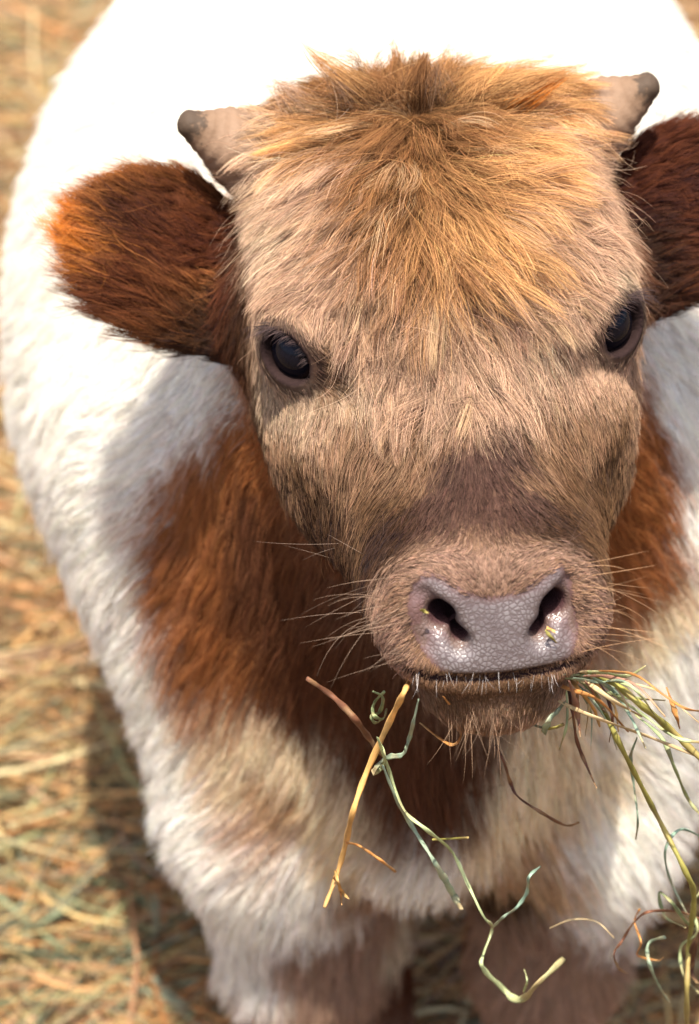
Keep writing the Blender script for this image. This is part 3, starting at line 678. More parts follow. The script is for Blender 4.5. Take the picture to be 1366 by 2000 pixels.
# head: denser where the coat is short
def do_head(n, long):
    wt = (freg == 1) * vis * bald
    wt = wt * (np.clip((fL - .020) / .008, 0, 1) if long else np.clip((.030 - fL) / .008, .25, 1) * (1 + 1.2 * (fL < .010)))
    P, Nn = sample(wt, n)
    _, _, T, L, lift, col = coat(P)
    return P, Nn, T, L, lift, col
NSC = 1.0
P, Nn, T, L, lift, col = do_head(int(130000 * NSC), False)
grow('face_coat', P, Nn, T, np.minimum(L, .022), lift, col, k=5, r=.00011, clump=7, cs=.25, nz=.14, jit=.09, wave=.10, grav=.04, wf=120, lenvar=.3)
P, Nn, T, L, lift, col = do_head(int(105000 * NSC), True)
grow('forehead_fringe', P, Nn, T, L * .98, lift * 1.1, col, k=7, r=.00010, clump=24, cs=.66, nz=.42, jit=.24, wave=.36, grav=.22, wf=95, cvar=.22, lenvar=.45, blondp=.07)
wt = (freg == 2) * vis
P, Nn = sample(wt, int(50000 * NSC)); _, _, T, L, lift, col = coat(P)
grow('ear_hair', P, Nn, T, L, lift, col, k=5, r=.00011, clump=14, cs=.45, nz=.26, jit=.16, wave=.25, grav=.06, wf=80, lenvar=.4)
P, Nn = sample(((freg == 1) * bald * (facing > -.1) * np.clip(fL / .02, .15, 1) + (freg == 2) * .8 * (facing > -.3)), 2400); rg, _, T, L, lift, col = coat(P)
grow('stray_hairs', P, Nn, T, np.clip(L * 1.35, .008, .05), lift * 1.5 + .12, np.minimum(col * 1.25, .8), k=7, r=.00006, clump=3, cs=.1, nz=.7, jit=.55, wave=.7, grav=.05, wf=150, lenvar=.5)
dens = np.where(fc[:, 1] > .75, .35, 1.0) * np.where(fc[:, 2] < .15, .5, 1)
wt = (freg == 0) * vis * dens
P, Nn = sample(wt, int(215000 * NSC)); _, _, T, L, lift, col = coat(P)
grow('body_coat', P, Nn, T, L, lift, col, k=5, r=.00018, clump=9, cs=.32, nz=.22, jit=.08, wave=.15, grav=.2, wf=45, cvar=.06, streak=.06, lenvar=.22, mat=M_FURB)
print('fur t=%.1f' % (time.time() - T0))

# ------------------------------------------------------------------ eyes, horns, lashes, whiskers
def eye_material():
    m, t, N, out, L = nodes('eye_wet')
    b = N('ShaderNodeBsdfPrincipled'); b.inputs['Roughness'].default_value = .03; b.inputs['Specular IOR Level'].default_value = .13
    tc = N('ShaderNodeTexCoord'); sep = N('ShaderNodeSeparateXYZ'); L(tc.outputs['Object'], sep.inputs[0])
    mr = N('ShaderNodeMapRange'); mr.inputs['From Min'].default_value = .0105; mr.inputs['From Max'].default_value = .0135; L(sep.outputs[2], mr.inputs['Value'])
    mc = N('ShaderNodeMix', data_type='RGBA'); mc.inputs[6].default_value = (.045, .022, .016, 1); mc.inputs[7].default_value = (.004, .004, .007, 1)
    L(mr.outputs[0], mc.inputs[0]); L(mc.outputs[2], b.inputs['Base Color'])
    b.inputs['Coat Weight'].default_value = 0.0
    L(b.outputs[0], out.inputs[0]); return m
M_EYE = eye_material()
def sphere_grid(r, nu=40, nv=24, bulge=0.0):
    Vs = []; Fs = []
    for j in range(nv + 1):
        th = math.pi * j / nv
        for i in range(nu):
            ph = 2 * math.pi * i / nu
            rr = r * (1 + bulge * math.exp(-(th / .55) ** 2))
            Vs.append((rr * math.sin(th) * math.cos(ph), rr * math.sin(th) * math.sin(ph), rr * math.cos(th)))
    for j in range(nv):
        for i in range(nu): Fs.append((j * nu + i, (j + 1) * nu + i, (j + 1) * nu + (i + 1) % nu, j * nu + (i + 1) % nu))
    return np.array(Vs), Fs
Ve, Fe = sphere_grid(EYE_R, bulge=.03)
for s in (-1, 1):
    e = mesh_obj('eye', Ve, Fe, M_EYE, calf)
    mir = np.array([s, 1, 1])
    e.location = h2w(EYE_C * mir)
    e.rotation_euler = Vector(HM @ (EYE_W * mir)).to_track_quat('Z', 'Y').to_euler()

def horn_material():
    m, t, N, out, L = nodes('horn_keratin')
    at = N('ShaderNodeAttribute', attribute_name='along'); tc = N('ShaderNodeTexCoord')
    nz = N('ShaderNodeTexNoise'); nz.inputs['Scale'].default_value = 260; nz.inputs['Detail'].default_value = 5; L(tc.outputs['Object'], nz.inputs['Vector'])
    md = N('ShaderNodeMath', operation='MULTIPLY_ADD'); md.inputs[1].default_value = .4; L(nz.outputs['Fac'], md.inputs[0]); L(at.outputs['Fac'], md.inputs[2])
    rp = N('ShaderNodeValToRGB'); e = rp.color_ramp.elements
    e[0].position = .72; e[0].color = (.19, .12, .075, 1); e[1].position = 1.16; e[1].color = (.060, .040, .026, 1)
    k = rp.color_ramp.elements.new(.93); k.color = (.15, .092, .055, 1)
    mm = N('ShaderNodeMapRange'); mm.inputs['From Max'].default_value = 1.5; L(md.outputs[0], mm.inputs['Value'])
    for el in rp.color_ramp.elements: el.position = el.position / 1.5
    L(mm.outputs[0], rp.inputs[0])
    b = N('ShaderNodeBsdfPrincipled'); b.inputs['Roughness'].default_value = .68; b.inputs['Specular IOR Level'].default_value = .15; L(rp.outputs[0], b.inputs['Base Color'])
    bp = N('ShaderNodeBump'); bp.inputs['Strength'].default_value = .5; bp.inputs['Distance'].default_value = .0012; L(nz.outputs['Fac'], bp.inputs['Height']); L(bp.outputs[0], b.inputs['Normal'])
    L(b.outputs[0], out.inputs[0]); return m
M_HORN = horn_material()
def horn(s):
    path = np.array([(.082, -.134, .018), (.098, -.138, .032), (.111, -.1405, .041), (.1210, -.141, .048), (.1290, -.1405, .0540)])
    rad = [.0260, .0232, .0190, .0132, .0082]
    ts = np.linspace(0, 4, 26); pts = np.stack([np.interp(ts, range(5), path[:, k]) for k in range(3)], 1); rr = np.interp(ts, range(5), rad)
    k = np.array([1, 2, 3, 2, 1]) / 9
    for c in range(3): pts[2:-2, c] = np.convolve(pts[:, c], k, 'valid')
    rr[2:-2] = np.convolve(rr, k, 'valid')
    d = pts[-1] - pts[-2]; d /= np.linalg.norm(d)
    extra = [(pts[-1] + d * rr[-1] * math.sin(a), rr[-1] * math.cos(a)) for a in (.35, .7, 1.0, 1.25, 1.45)]
    pts = np.concatenate([pts, [e[0] for e in extra]]); rr = np.concatenate([rr, [e[1] for e in extra]])
    Vs = []; al = []; n = 22
    for i, (p, r) in enumerate(zip(pts, rr)):
        a = np.cross(d, (0, 1, 0)); a /= np.linalg.norm(a); b = np.cross(d, a)
        wob = 1 + .035 * math.sin(i * 1.9)
        for q_ in range(n):
            an = 2 * math.pi * q_ / n
            Vs.append(p + (a * math.cos(an) * 1.0 + b * math.sin(an) * 1.12) * r * wob * (1 + .04 * math.sin(3 * an + i * .4))); al.append(i / len(pts))
    Fs = [(i * n + q_, i * n + (q_ + 1) % n, (i + 1) * n + (q_ + 1) % n, (i + 1) * n + q_) for i in range(len(pts) - 1) for q_ in range(n)]
    Fs.append(tuple((len(pts) - 1) * n + q_ for q_ in range(n)))
    if s < 0: Fs = [f[::-1] for f in Fs]
    o = mesh_obj('horn', h2w(np.array(Vs) * np.array([s, 1, 1])), Fs, M_HORN, calf)
    a_ = o.data.attributes.new('along', 'FLOAT', 'POINT'); a_.data.foreach_set('value', np.array(al, np.float32))
for s in (-1, 1): horn(s)

M_LASH = hair_material('lash_hair', rough=.25, tip=1.0, root=1.0, spec=.2)
def simple_hairs(name, roots, dirs, L, r, col, k=6, droop=.4, bend=.15, mat=None):
    n = len(roots); pts = np.empty((n, k, 3)); pts[:, 0] = roots; pos = roots.copy(); sw = rng.normal(size=(n, 3)) * bend
    for j in range(1, k):
        t = j / (k - 1); d = dirs + sw * t; d[:, 2] -= droop * t
        pos = pos + unit(d) * (L / (k - 1))[:, None]; pts[:, j] = pos
    rad = (np.interp(np.linspace(0, 1, k), [0, .6, 1], [1, .75, .15])[None] * r[:, None])
    return curves_obj(name, pts, rad, col, mat or M_LASH, calf)
for s in (-1, 1):
    mir = np.array([s, 1, 1]); n = 170
    ph = rng.uniform(R(35), R(178), n)
    u, v = .0158 * np.cos(ph), .0005 + .0128 * np.sin(ph)
    loc = EYE_U * u[:, None] + EYE_V * v[:, None]
    rr = EYE_R + rng.uniform(.001, .004, n)
    loc = loc + EYE_W * np.sqrt(np.maximum(rr ** 2 - u ** 2 - v ** 2, 1e-6))[:, None]
    d = EYE_W * .55 + EYE_V * .25 - EYE_U * .55 + rng.normal(size=(n, 3)) * .16 + np.array([.25, 0, 0])
    outer = np.clip(-np.cos(ph) * .8 + .35, .15, 1)
    L = (.006 + .012 * outer) * rng.uniform(.6, 1.2, n)
    simple_hairs('eyelashes', h2w((EYE_C + loc) * mir), unit((d * mir) @ HM.T), L, np.full(n, .00011), np.tile([.045, .025, .022], (n, 1)) * rng.uniform(.5, 2.2, (n, 1)), droop=1.1)
def spline(P, m=7):
    P = np.asarray(P, float); Q = np.concatenate([[2 * P[0] - P[1]], P, [2 * P[-1] - P[-2]]]); out = []
    for i in range(1, len(Q) - 2):
        for t in np.linspace(0, 1, m, endpoint=False):
            a, b, c, d = Q[i - 1:i + 3]; out.append(.5 * (2 * b + (c - a) * t + (2 * a - 5 * b + 4 * c - d) * t * t + (-a + 3 * b - 3 * c + d) * t ** 3))
    out.append(P[-1]); return np.array(out)
# wisps standing up from the crest
wp, wr, wc = [], [], []
for path, nn, cn in (([(720,190),(680,160),(640,130),(610,105),(585,78)], 120, 'gold'), ([(690,200),(660,165),(625,135)], 70, 'tanb'), ([(815,190),(822,150),(828,120),(838,98)], 110, 'ginger'),
                     ([(850,190),(850,150),(862,115)], 60, 'tanb'), ([(960,200),(1030,165),(1090,142),(1150,122)], 130, 'gold'), ([(1000,205),(1060,175),(1110,150)], 90, 'orange'),
                     ([(600,215),(560,180),(530,150)], 60, 'tan'), ([(900,195),(930,160),(965,140)], 60, 'gold'), ([(770,190),(750,160),(715,140)], 70, 'ginger')):
    p0 = cast(path[0][0], path[0][1] + 12)
    if p0 is None: continue
    pp = spline([on_plane_y(a, b, p0[1] - .012) for a, b in path], 3); k = 9
    pp = np.stack([np.interp(np.linspace(0, 1, k), np.linspace(0, 1, len(pp)), pp[:, c]) for c in range(3)], 1); pp[0] = p0
    tt = np.linspace(0, 1, k)
    for _ in range(nn):
        off = rng.normal(size=3) * .006; off2 = rng.normal(size=3) * .004; e_ = rng.uniform(.6, 1.0)
        cur = np.stack([np.interp(tt * e_, tt, pp[:, c]) for c in range(3)], 1)
        wp.append(cur + off * ((1 - tt) ** .8)[:, None] + off2 * (tt * (1.15 - tt))[:, None]); wr.append(.00011 * np.interp(tt, [0, .6, 1], [1, .8, .2])); wc.append(np.array(C[cn]) * rng.uniform(.6, 1.3))
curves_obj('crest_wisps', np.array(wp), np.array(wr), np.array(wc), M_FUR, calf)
# whiskers and lip bristles
rt, dr, Ls, rs, cs_ = [], [], [], [], []
def whisk(px0, px1, py0, py1, n, dx, dy, l0, l1, r, col, out_=.5):
    for _ in range(n):
        p = cast(random.uniform(px0, px1), random.uniform(py0, py1))
        if p is None or regions(p[None])[0][0] != 1: continue
        d = RIGHT * (dx + random.gauss(0, .25)) - UP * (dy + random.gauss(0, .25)) - FWD * out_
        rt.append(p); dr.append(d / np.linalg.norm(d)); Ls.append(random.uniform(l0, l1)); rs.append(r * random.uniform(.7, 1.2)); cs_.append(np.array(col) * random.uniform(.5, 1.3))
whisk(725, 800, 1120, 1320, 34, -1, .15, .018, .050, .00009, (.30, .20, .13))
whisk(1130, 1195, 1100, 1280, 30, 1, -.05, .018, .050, .00009, (.55, .32, .16))
whisk(860, 1080, 1375, 1430, 46, 0, 1, .012, .034, .00008, (.30, .18, .10))
whisk(800, 1090, 1312, 1330, 30, 0, 1, .004, .011, .00008, (.55, .50, .46), .3)
whisk(700, 1120, 1020, 1100, 16, .1, -.6, .015, .035, .00007, (.18, .10, .07))
whisk(620, 720, 1050, 1250, 12, -1, .1, .02, .05, .00007, (.40, .28, .2))
simple_hairs('whiskers', np.array(rt), np.array(dr), np.array(Ls), np.array(rs), np.array(cs_), k=7, droop=.35, bend=.30)
print('details t=%.1f' % (time.time() - T0))

# ------------------------------------------------------------------ ground and loose hay
def ground_material():
    m, t, N, out, L = nodes('trodden_hay_soil')
    tc = N('ShaderNodeTexCoord')
    n1 = N('ShaderNodeTexNoise'); n1.inputs['Scale'].default_value = 9; n1.inputs['Detail'].default_value = 8; L(tc.outputs['Object'], n1.inputs['Vector'])
    n2 = N('ShaderNodeTexNoise'); n2.inputs['Scale'].default_value = 90; n2.inputs['Detail'].default_value = 4; L(tc.outputs['Object'], n2.inputs['Vector'])
    r = N('ShaderNodeValToRGB'); e = r.color_ramp.elements
    e[0].position = .3; e[0].color = (.05, .030, .016, 1); e[1].position = .7; e[1].color = (.22, .14, .07, 1)
    mx = N('ShaderNodeMath', operation='MULTIPLY_ADD'); mx.inputs[1].default_value = .5; L(n2.outputs['Fac'], mx.inputs[0])
    hf = N('ShaderNodeMath', operation='MULTIPLY'); hf.inputs[1].default_value = .5; L(n1.outputs['Fac'], hf.inputs[0]); L(hf.outputs[0], mx.inputs[2]); L(mx.outputs[0], r.inputs[0])
    b = N('ShaderNodeBsdfPrincipled'); b.inputs['Roughness'].default_value = .95; L(r.outputs[0], b.inputs['Base Color'])
    bp = N('ShaderNodeBump'); bp.inputs['Distance'].default_value = .01; L(mx.outputs[0], bp.inputs['Height']); L(bp.outputs[0], b.inputs['Normal'])
    L(b.outputs[0], out.inputs[0]); return m
G = 60
gx = np.linspace(-1, 1, G); gx = np.sign(gx) * (np.abs(gx) ** 3) * 150
X, Y = np.meshgrid(gx, gx, indexing='ij'); Z = .012 * np.sin(X * 2.1 + .5) * np.sin(Y * 2.7) * (np.hypot(X, Y) < 30)
gv = np.stack([X, Y, Z], -1).reshape(-1, 3); ii = np.arange(G * G).reshape(G, G)
gf = np.stack([ii[:-1, :-1], ii[1:, :-1], ii[1:, 1:], ii[:-1, 1:]], -1).reshape(-1, 4)
tag(mesh_obj('ground', gv, gf, ground_material()), kind='structure')

def straw_material(name):
    m, t, N, out, L = nodes(name)
    at = N('ShaderNodeAttribute', attribute_name='col'); tc = N('ShaderNodeTexCoord')
    nz = N('ShaderNodeTexNoise'); nz.inputs['Scale'].default_value = 160; nz.inputs['Detail'].default_value = 3; L(tc.outputs['Object'], nz.inputs['Vector'])
    mr = N('ShaderNodeMapRange'); mr.inputs['To Min'].default_value = .6; mr.inputs['To Max'].default_value = 1.35; L(nz.outputs['Fac'], mr.inputs['Value'])
    vm = N('ShaderNodeVectorMath', operation='SCALE'); L(at.outputs['Color'], vm.inputs[0]); L(mr.outputs[0], vm.inputs['Scale'])
    b = N('ShaderNodeBsdfPrincipled'); b.inputs['Roughness'].default_value = .6; b.inputs['Specular IOR Level'].default_value = .25; L(vm.outputs[0], b.inputs['Base Color'])
    tr = N('ShaderNodeBsdfTranslucent'); L(vm.outputs[0], tr.inputs['Color'])
    mx = N('ShaderNodeMixShader'); mx.inputs[0].default_value = .25; L(b.outputs[0], mx.inputs[1]); L(tr.outputs[0], mx.inputs[2]); L(mx.outputs[0], out.inputs[0])
    return m
M_STRAW = straw_material('dry_hay')
PAL = np.array([(.55, .30, .11), (.50, .22, .07), (.60, .42, .17), (.62, .50, .26), (.34, .33, .15), (.22, .26, .13), (.38, .40, .25), (.30, .15, .06), (.60, .36, .20), (.40, .20, .09)])
PW = np.array([.20, .16, .18, .13, .05, .02, .04, .09, .10, .07])
def hay_bed(n):
    na = n // 2; x = np.concatenate([rng.uniform(-2.6, 2.6, na), rng.uniform(-.85, .75, n - na)]); y = np.concatenate([rng.uniform(-1.3, 4.2, na), rng.uniform(-.35, 1.9, n - na)])
    lump = wavenoise(np.stack([x, y, 0 * x], 1), 9, 77, 1)[:, 0]
    z = np.clip(.028 + .020 * lump, .006, .08) * rng.beta(1.6, 1.2, n) + .004
    L = np.clip(rng.lognormal(-2.2, .6, n), .02, .34); wd = np.clip(rng.lognormal(-6.05, .45, n), .0012, .0062)
    # strands tend to lie across the picture, with a lot of disorder
    yaw = np.where(rng.random(n) < .55, rng.normal(0.1, .5, n), rng.uniform(0, math.pi, n)); pit = rng.normal(0, .13, n)
    D = np.stack([np.cos(yaw) * np.cos(pit), np.sin(yaw) * np.cos(pit), np.sin(pit)], 1)
    S_ = np.stack([-np.sin(yaw), np.cos(yaw), rng.normal(0, .5, n)], 1); S_ = unit(S_)
    cv = rng.normal(0, .10, n); cz = rng.normal(0, .05, n); k = 5
    tt = np.linspace(-.5, .5, k)
    cen = np.stack([x, y, z], 1)[:, None] + D[:, None] * (L[:, None] * tt)[..., None] + S_[:, None] * (cv[:, None] * L[:, None] * (tt ** 2) * 4)[..., None]
    cen[..., 2] += (cz * L)[:, None] * (tt ** 2)[None] * 4
    cen[..., 2] = np.maximum(cen[..., 2], .003)
    wv = wd[:, None] * np.array([.7, 1, 1, .9, .3])[None]
    a = cen + S_[:, None] * wv[..., None] * .5; b = cen - S_[:, None] * wv[..., None] * .5; a[..., 2] += .0006
    Vv = np.stack([a, b], 2).reshape(-1, 3)
    base = (np.arange(n) * k * 2)[:, None] + (np.arange(k - 1) * 2)[None]
    Fq = np.stack([base, base + 1, base + 3, base + 2], -1).reshape(-1, 4)
    ci = rng.choice(len(PAL), n, p=PW / PW.sum())
    grn = wavenoise(np.stack([x, y, 0 * x], 1), 5, 99, 1)[:, 0]
    ci = np.where((grn > .7) & (rng.random(n) < .22), rng.choice([4, 5, 6], n), ci)
    col = PAL[ci] * rng.uniform(.22, 1.0, (n, 1)) ** 1.15
    o = mesh_obj('hay_bedding', Vv, Fq, M_STRAW, smooth=False)
    ca = o.data.attributes.new('col', 'FLOAT_COLOR', 'POINT'); ca.data.foreach_set('color', np.concatenate([np.repeat(col, k * 2, 0), np.ones((n * k * 2, 1))], 1).astype(np.float32).ravel())
    tag(o, 'loose golden and greenish hay strewn over the ground', 'hay', kind='stuff')
hay_bed(95000)

# ------------------------------------------------------------------ hay hanging from the mouth
SC = dict(gold=(.66, .38, .12), brown=(.20, .085, .045), green=(.30, .36, .17), pgreen=(.50, .56, .27), sage=(.34, .42, .28), olive=(.34, .30, .07), orange=(.56, .25, .07), pink=(.46, .23, .15), straw=(.66, .50, .26), teal=(.30, .42, .30), dbrown=(.15, .06, .035))
def strand(name, pts, y, wpx, col, label=None, thick=.14, twist=.9, parent=None, seed=0, cat=None, dy=.012):
    g = random.Random(hash((name, len(pts), pts[0][0], pts[0][1], seed)) if False else int(pts[0][0] * 7 + pts[0][1] * 13 + seed))
    n0 = len(pts); ph = g.uniform(0, 6.28)
    W3 = np.array([on_plane_y(p[0], p[1], y + dy * math.sin(ph + 2.1 * i)) for i, p in enumerate(pts)])
    cen = spline(W3)
    if np.isscalar(wpx): wpx = [wpx * .85, wpx, wpx, wpx * .45]
    n = len(cen); ws = np.interp(np.linspace(0, 1, n), np.linspace(0, 1, len(wpx)), wpx) * .000245 * .56
    T = unit(np.gradient(cen, axis=0)); vw = unit(cen - CAM); side = unit(np.cross(T, vw)); nrm = np.cross(side, T)
    Vs = []; K = 6
    for i in range(n):
        a = twist * math.sin(ph + i * .22); s_ = side[i] * math.cos(a) + nrm[i] * math.sin(a); u_ = np.cross(s_, T[i])
        w_ = ws[i] * (1 + .16 * math.sin(i * 1.3 + ph) + .08 * (math.sin(i * .55 + ph) > .93))
        for q_ in range(K):
            an = 2 * math.pi * q_ / K; Vs.append(cen[i] + s_ * math.cos(an) * w_ + u_ * math.sin(an) * w_ * thick)
    Fs = [(i * K + q_, i * K + (q_ + 1) % K, (i + 1) * K + (q_ + 1) % K, (i + 1) * K + q_) for i in range(n - 1) for q_ in range(K)]
    Fs += [tuple(range(K))[::-1], tuple((n - 1) * K + q_ for q_ in range(K))]
    o = mesh_obj(name, np.array(Vs), Fs, M_STRAW, parent)
    c = np.array(SC[col]) * g.uniform(.85, 1.15)
    tt_ = np.linspace(0, 1, n); dry = np.clip(np.maximum(tt_ - .72, 0) * 2.2 + .35 * (np.sin(tt_ * 17 + ph) > .8), 0, .75)[:, None]
    cc = c[None] * (1 + .18 * np.sin(np.arange(n) * .9 + ph))[:, None]; cc = cc * (1 - dry) + np.array([.42, .27, .12]) * dry
    cc = np.repeat(cc, K, 0) * (1 - .28 * (np.tile(np.arange(K), n) % 3 == 1))[:, None]
    ca = o.data.attributes.new('col', 'FLOAT_COLOR', 'POINT'); ca.data.foreach_set('color', np.concatenate([cc, np.ones((n * K, 1))], 1).astype(np.float32).ravel())
    if label: tag(o, label, cat or ('grass' if name.startswith('grass') else 'hay'), 'hay hanging from the calf\'s mouth')
    return o
YM = -.243
st = strand('hay_reed', [(800,1330),(788,1355),(760,1412),(718,1505),(690,1585),(675,1650),(657,1712),(634,1772)], YM, [9,11,12,12,11,11,10,7], 'gold', 'long golden stalk hanging left of the chin, forked near its end', thick=.7, twist=.2)
strand('side_shoot', [(676,1645),(702,1652),(738,1676),(772,1702)], YM, [5,6,6,7], 'orange', parent=st, thick=.7)
strand('frayed_tip', [(655,1700),(660,1722),(668,1742),(682,1756)], YM, [6,9,10,3], 'gold', parent=st)
strand('frayed_tip', [(652,1712),(664,1735),(668,1768)], YM, [5,6,2], 'orange', parent=st)
strand('hay_twig', [(600,1325),(650,1360),(690,1400),(720,1440),(748,1474)], YM + .03, [9,13,14,14,11], 'brown', 'thick reddish brown twig slanting under the left of the jaw', thick=.8)
lg = strand('grass_straw', [(738,1440),(762,1510),(790,1582),(835,1622),(882,1662),(912,1722),(945,1790),(962,1812),(946,1858),(942,1888),(980,1928),(1015,1953),(1052,1920),(1102,1872)], YM, [6,7,7,8,8,7,7,6,7,9,18,16,14,13], 'pgreen', 'longest pale green blade, ending in a hook between the front legs')
strand('side_leaf', [(1056,1692),(1034,1712),(1030,1742),(1010,1772),(985,1790),(962,1812)], YM, [3,9,8,7,6,5], 'teal', parent=lg)
strand('side_shoot', [(1023,1938),(1030,1915),(1024,1892)], YM, [5,5,3], 'pgreen', parent=lg)
gh = strand('grass_straw', [(748,1495),(775,1560),(808,1618),(842,1672),(868,1716),(886,1748),(902,1776)], YM + .012, [6,9,10,8,16,20,6], 'sage', 'green grass stem with a swollen seed head in front of the brisket', thick=.6)
strand('side_shoot', [(845,1640),(880,1638),(915,1636)], YM, [4,5,5], 'olive', parent=gh, thick=.7)
strand('grass_straw', [(818,1365),(808,1410),(798,1448),(786,1474),(760,1478),(742,1490),(728,1510)], YM, [4,8,9,9,12,8,10], 'sage', 'folded grey green blade beside the golden stalk under the chin')
strand('grass_straw', [(742,1450),(752,1476),(746,1500),(730,1512)], YM + .004, [5,8,8,10], 'pgreen', 'short pale blade curled around the foot of the brown twig')
strand('hay_strand', [(866,1360),(893,1398),(900,1436),(884,1455),(852,1437),(820,1411)], YM, [5,7,7,6,6,4], 'orange', 'orange hay strand bent into a hook below the lower lip')
strand('grass_straw', [(932,1335),(944,1378),(926,1404),(918,1424),(936,1432)], YM, [5,9,6,8,5], 'green', 'small green blade curling down from the middle of the lips')
gl_ = strand('grass_straw', [(940,1350),(990,1388),(1040,1414),(1066,1424)], YM, [5,7,7,5], 'sage', 'thin grey green blade crossing the chin with a leaf at its end')
strand('leaf_tip', [(1062,1432),(1072,1408),(1090,1388),(1106,1368)], YM, [12,15,9,3], 'sage', parent=gl_)
strand('leaf_tip', [(1070,1424),(1088,1420),(1102,1414)], YM, [6,8,6], 'olive', parent=gl_)
strand('hay_strand', [(1020,1326),(1090,1368),(1160,1400),(1260,1436),(1380,1484)], YM + .006, [5,7,8,7,6], 'straw', 'pale flat strand running from the lips across to the right')
YR = -.228
strand('hay_reed', [(1140,1318),(1172,1372),(1200,1432),(1240,1510),(1288,1602),(1338,1700),(1356,1752),(1346,1850),(1342,1930),(1342,2020)], YR, [8,9,10,10,10,11,12,11,11,11], 'olive', 'long olive stalk arching down along the right of the chest', thick=.8, twist=.2)
strand('hay_reed', [(1150,1312),(1200,1335),(1250,1375),(1310,1425),(1380,1492)], YR - .01, [9,12,13,13,12], 'olive', 'thick green yellow stalk leaving the mouth to the right', thick=.8, twist=.2)
strand('hay_flake', [(1112,1330),(1124,1370),(1130,1405),(1134,1440)], YR - .014, [6,13,11,2], 'pink', 'pinkish dry leaf pointing straight down at the right of the lips')
strand('hay_strand', [(1112,1350),(1120,1400),(1128,1450),(1148,1500),(1166,1540)], YR, [7,8,8,7,3], 'dbrown', 'dark brown strand drooping below the pinkish leaf')
strand('hay_strand', [(968,1455),(985,1490),(998,1530),(1012,1556),(1056,1586),(1104,1612),(1132,1606)], YR + .02, [4,7,8,6,7,7,4], 'dbrown', 'dark twisted strand in front of the cream chest')
strand('hay_strand', [(1170,1310),(1240,1318),(1300,1360),(1340,1384),(1380,1390)], YR - .01, [4,5,6,5,5], 'orange', 'thin orange strand reaching the right edge above the thick stalk')
strand('hay_flake', [(1302,1342),(1314,1376),(1322,1402),(1328,1424)], YR + .01, [4,11,10,2], 'orange', 'small orange leaf dangling at the right edge')
strand('grass_straw', [(1240,1395),(1292,1440),(1318,1500),(1344,1560),(1372,1596)], YR + .01, [5,9,9,8,5], 'green', 'drooping dark green blade near the right edge above the olive stalk')
strand('grass_straw', [(1245,1440),(1232,1480),(1238,1530),(1246,1600),(1242,1640)], YR + .012, [5,8,7,5,3], 'sage', 'limp sage blade hanging inside the olive stalk')
strand('grass_straw', [(1190,1350),(1262,1400),(1320,1440),(1380,1452)], YR - .004, [4,7,8,5], 'pgreen', 'pale green blade running just below the thick green yellow stalk')
# a fan of short pieces at the corner of the mouth
fan = [((1090,1322),(1140,1330),(1200,1370),(1255,1400),'straw',9,'straw coloured blade, lowest of the fan at the mouth corner'),
       ((1100,1318),(1150,1325),(1210,1345),(1262,1385),'sage',10,'grey green blade in the middle of the fan at the mouth corner'),
       ((1120,1318),(1165,1312),(1225,1320),(1262,1300),'pgreen',7,'pale green blade pointing up right from the mouth corner'),
       ((1110,1320),(1130,1345),(1160,1385),(1172,1420),'gold',9,'golden leaf hanging inside the fan at the mouth corner'),
       ((1130,1316),(1175,1340),(1196,1400),(1190,1450),'dbrown',6,'dark brown blade dropping from the fan at the mouth corner'),
       ((1140,1320),(1190,1322),(1245,1340),(1300,1400),'pink',7,'pinkish strand lying along the top of the fan'),
       ((1060,1322),(1110,1345),(1170,1368),(1228,1430),'orange',8,'orange strand below the fan with a drooping end'),
       ((1150,1318),(1200,1352),(1232,1400),(1262,1462),'teal',9,'blue green blade bending down behind the fan'),
       ((1130,1325),(1180,1350),(1225,1362),(1300,1368),'green',8,'flat green blade lying straight out of the fan'),
       ((1145,1312),(1210,1330),(1290,1352),(1376,1420),'straw',5,'thin straw strand arching out of the fan to the edge')]
for i, (a, b, c, d, cn, w_, lb) in enumerate(fan):
    strand('hay_straw', [a, b, c, d], YR - .012 + .004 * (i % 5), [w_ * .7, w_, w_, w_ * .4], cn, lb, seed=i)
tuft = [('sage', -.20, 150, 7, 'grey green straw highest in the mouth corner tangle'), ('pgreen', -.02, 200, 6, 'long pale green straw pointing level right out of the mouth corner tangle'),
        ('straw', .10, 120, 8, 'short straw coloured piece lying level in the mouth corner tangle'), ('green', .25, 170, 6, 'mid green straw sloping gently down from the mouth corner tangle'),
        ('pink', .35, 105, 7, 'short pinkish piece in the heart of the mouth corner tangle'), ('teal', .50, 185, 6, 'blue green straw sloping down right from the mouth corner tangle'),
        ('gold', .62, 130, 8, 'short golden piece sloping down from the mouth corner tangle'), ('sage', .78, 150, 5, 'thin grey green straw hanging steeply from the mouth corner tangle'),
        ('straw', .92, 115, 6, 'short straw coloured piece hanging steeply under the mouth corner tangle'), ('pgreen', 1.05, 140, 7, 'pale green straw hanging almost straight down from the mouth corner'),
        ('orange', 1.2, 95, 6, 'short orange piece hanging straight down beside the pinkish flake')]
for i, (cn, a0, ln_, w_, lb) in enumerate(tuft):
    g_ = random.Random(40 + i); x0, y0 = 1085 + g_.uniform(0, 75), 1318 + g_.uniform(-6, 8)
    pp = [(x0, y0)] + [(x0 + ln_ * f_ * math.cos(a0 + .5 * f_), y0 + ln_ * f_ * math.sin(a0 + .5 * f_) + 10 * math.sin(6 * f_ + i)) for f_ in (.33, .66, 1)]
    strand('hay_straw', pp, YR - .016 + .003 * i, [w_ * .7, w_, w_ * .9, w_ * .3], cn, lb, seed=i)
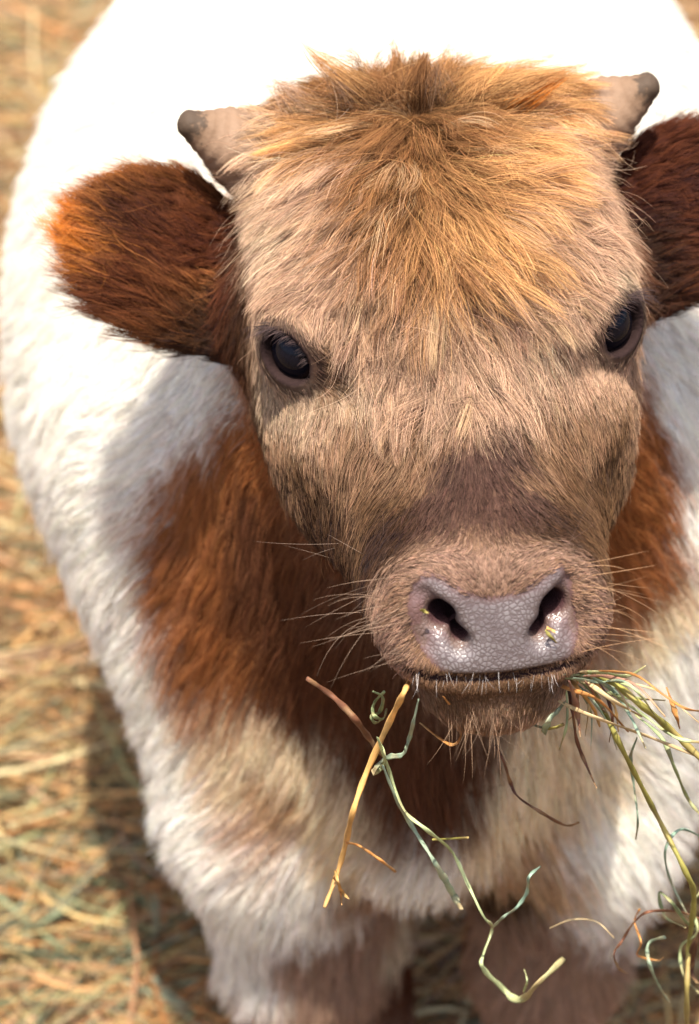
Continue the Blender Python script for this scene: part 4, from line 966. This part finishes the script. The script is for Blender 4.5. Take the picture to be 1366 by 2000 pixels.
tang = [([(1380,1800),(1330,1782),(1270,1780),(1240,1800),(1215,1838),(1200,1862),(1208,1890),(1226,1902)], 'brown', 6, 'brown strand looped into a crook low at the right edge'),
        ([(1250,1775),(1240,1800),(1252,1840),(1246,1866),(1285,1876),(1296,1870)], 'orange', 5, 'orange zigzag strand inside the brown crook'),
        ([(1376,1830),(1340,1800),(1310,1760),(1288,1745),(1300,1790),(1340,1812)], 'green', 8, 'green blade looped over the brown crook'),
        ([(1370,1740),(1352,1770),(1362,1820),(1330,1850),(1336,1905),(1366,1940)], 'pgreen', 7, 'pale green blade winding beside the end of the olive stalk'),
        ([(1300,1830),(1268,1842),(1268,1880),(1290,1930),(1310,1960)], 'sage', 8, 'sage blade bowing down left of the olive stalk'),
        ([(1374,1812),(1356,1850),(1350,1895),(1362,1920)], 'dbrown', 16, 'dark red dry leaf against the end of the olive stalk'),
        ([(1074,1813),(1118,1796),(1165,1800),(1200,1832)], 'straw', 3, 'hair thin straw strand floating before the right foreleg'),
        ([(1380,1640),(1330,1620),(1300,1660),(1310,1720),(1345,1790)], 'teal', 7, 'blue green blade bowing across the olive stalk')]
for i, (pp, cn, w_, lb) in enumerate(tang): strand('hay_wisp', pp, YR + .004 * (i % 4), w_, cn, lb, seed=i)
for i, (pp, lb) in enumerate((([(728,1350),(748,1362),(742,1390),(726,1398),(734,1412),(752,1400)], 'dark green curled blade at the left corner of the mouth'),
                              ([(752,1350),(732,1372),(730,1396),(748,1404),(756,1384)], 'dark green coil tucked under the left cheek beside the golden stalk'))):
    strand('grass_curl', pp, YM + .03, [5, 8, 7, 4], 'green', lb, seed=i)
# chaff stuck in the nostrils
for i, (pp, cn, lb) in enumerate((([(1066,1230),(1074,1242),(1088,1256)], 'olive', 'yellow green flake of chaff stuck in the right nostril'),
                                  ([(1068,1226),(1078,1230),(1086,1236)], 'gold', 'golden flake of chaff at the top of the right nostril'),
                                  ([(822,1190),(830,1194),(838,1198)], 'olive', 'tiny flake of chaff at the rim of the left nostril'))):
    w3 = [hitplane(*p) for p in pp]; yv = float(np.mean([h2w(p)[1] for p in w3])) - .001
    strand('chaff', pp, yv, 7, cn, lb, seed=i, dy=.001)
print('scene t=%.1f' % (time.time() - T0))
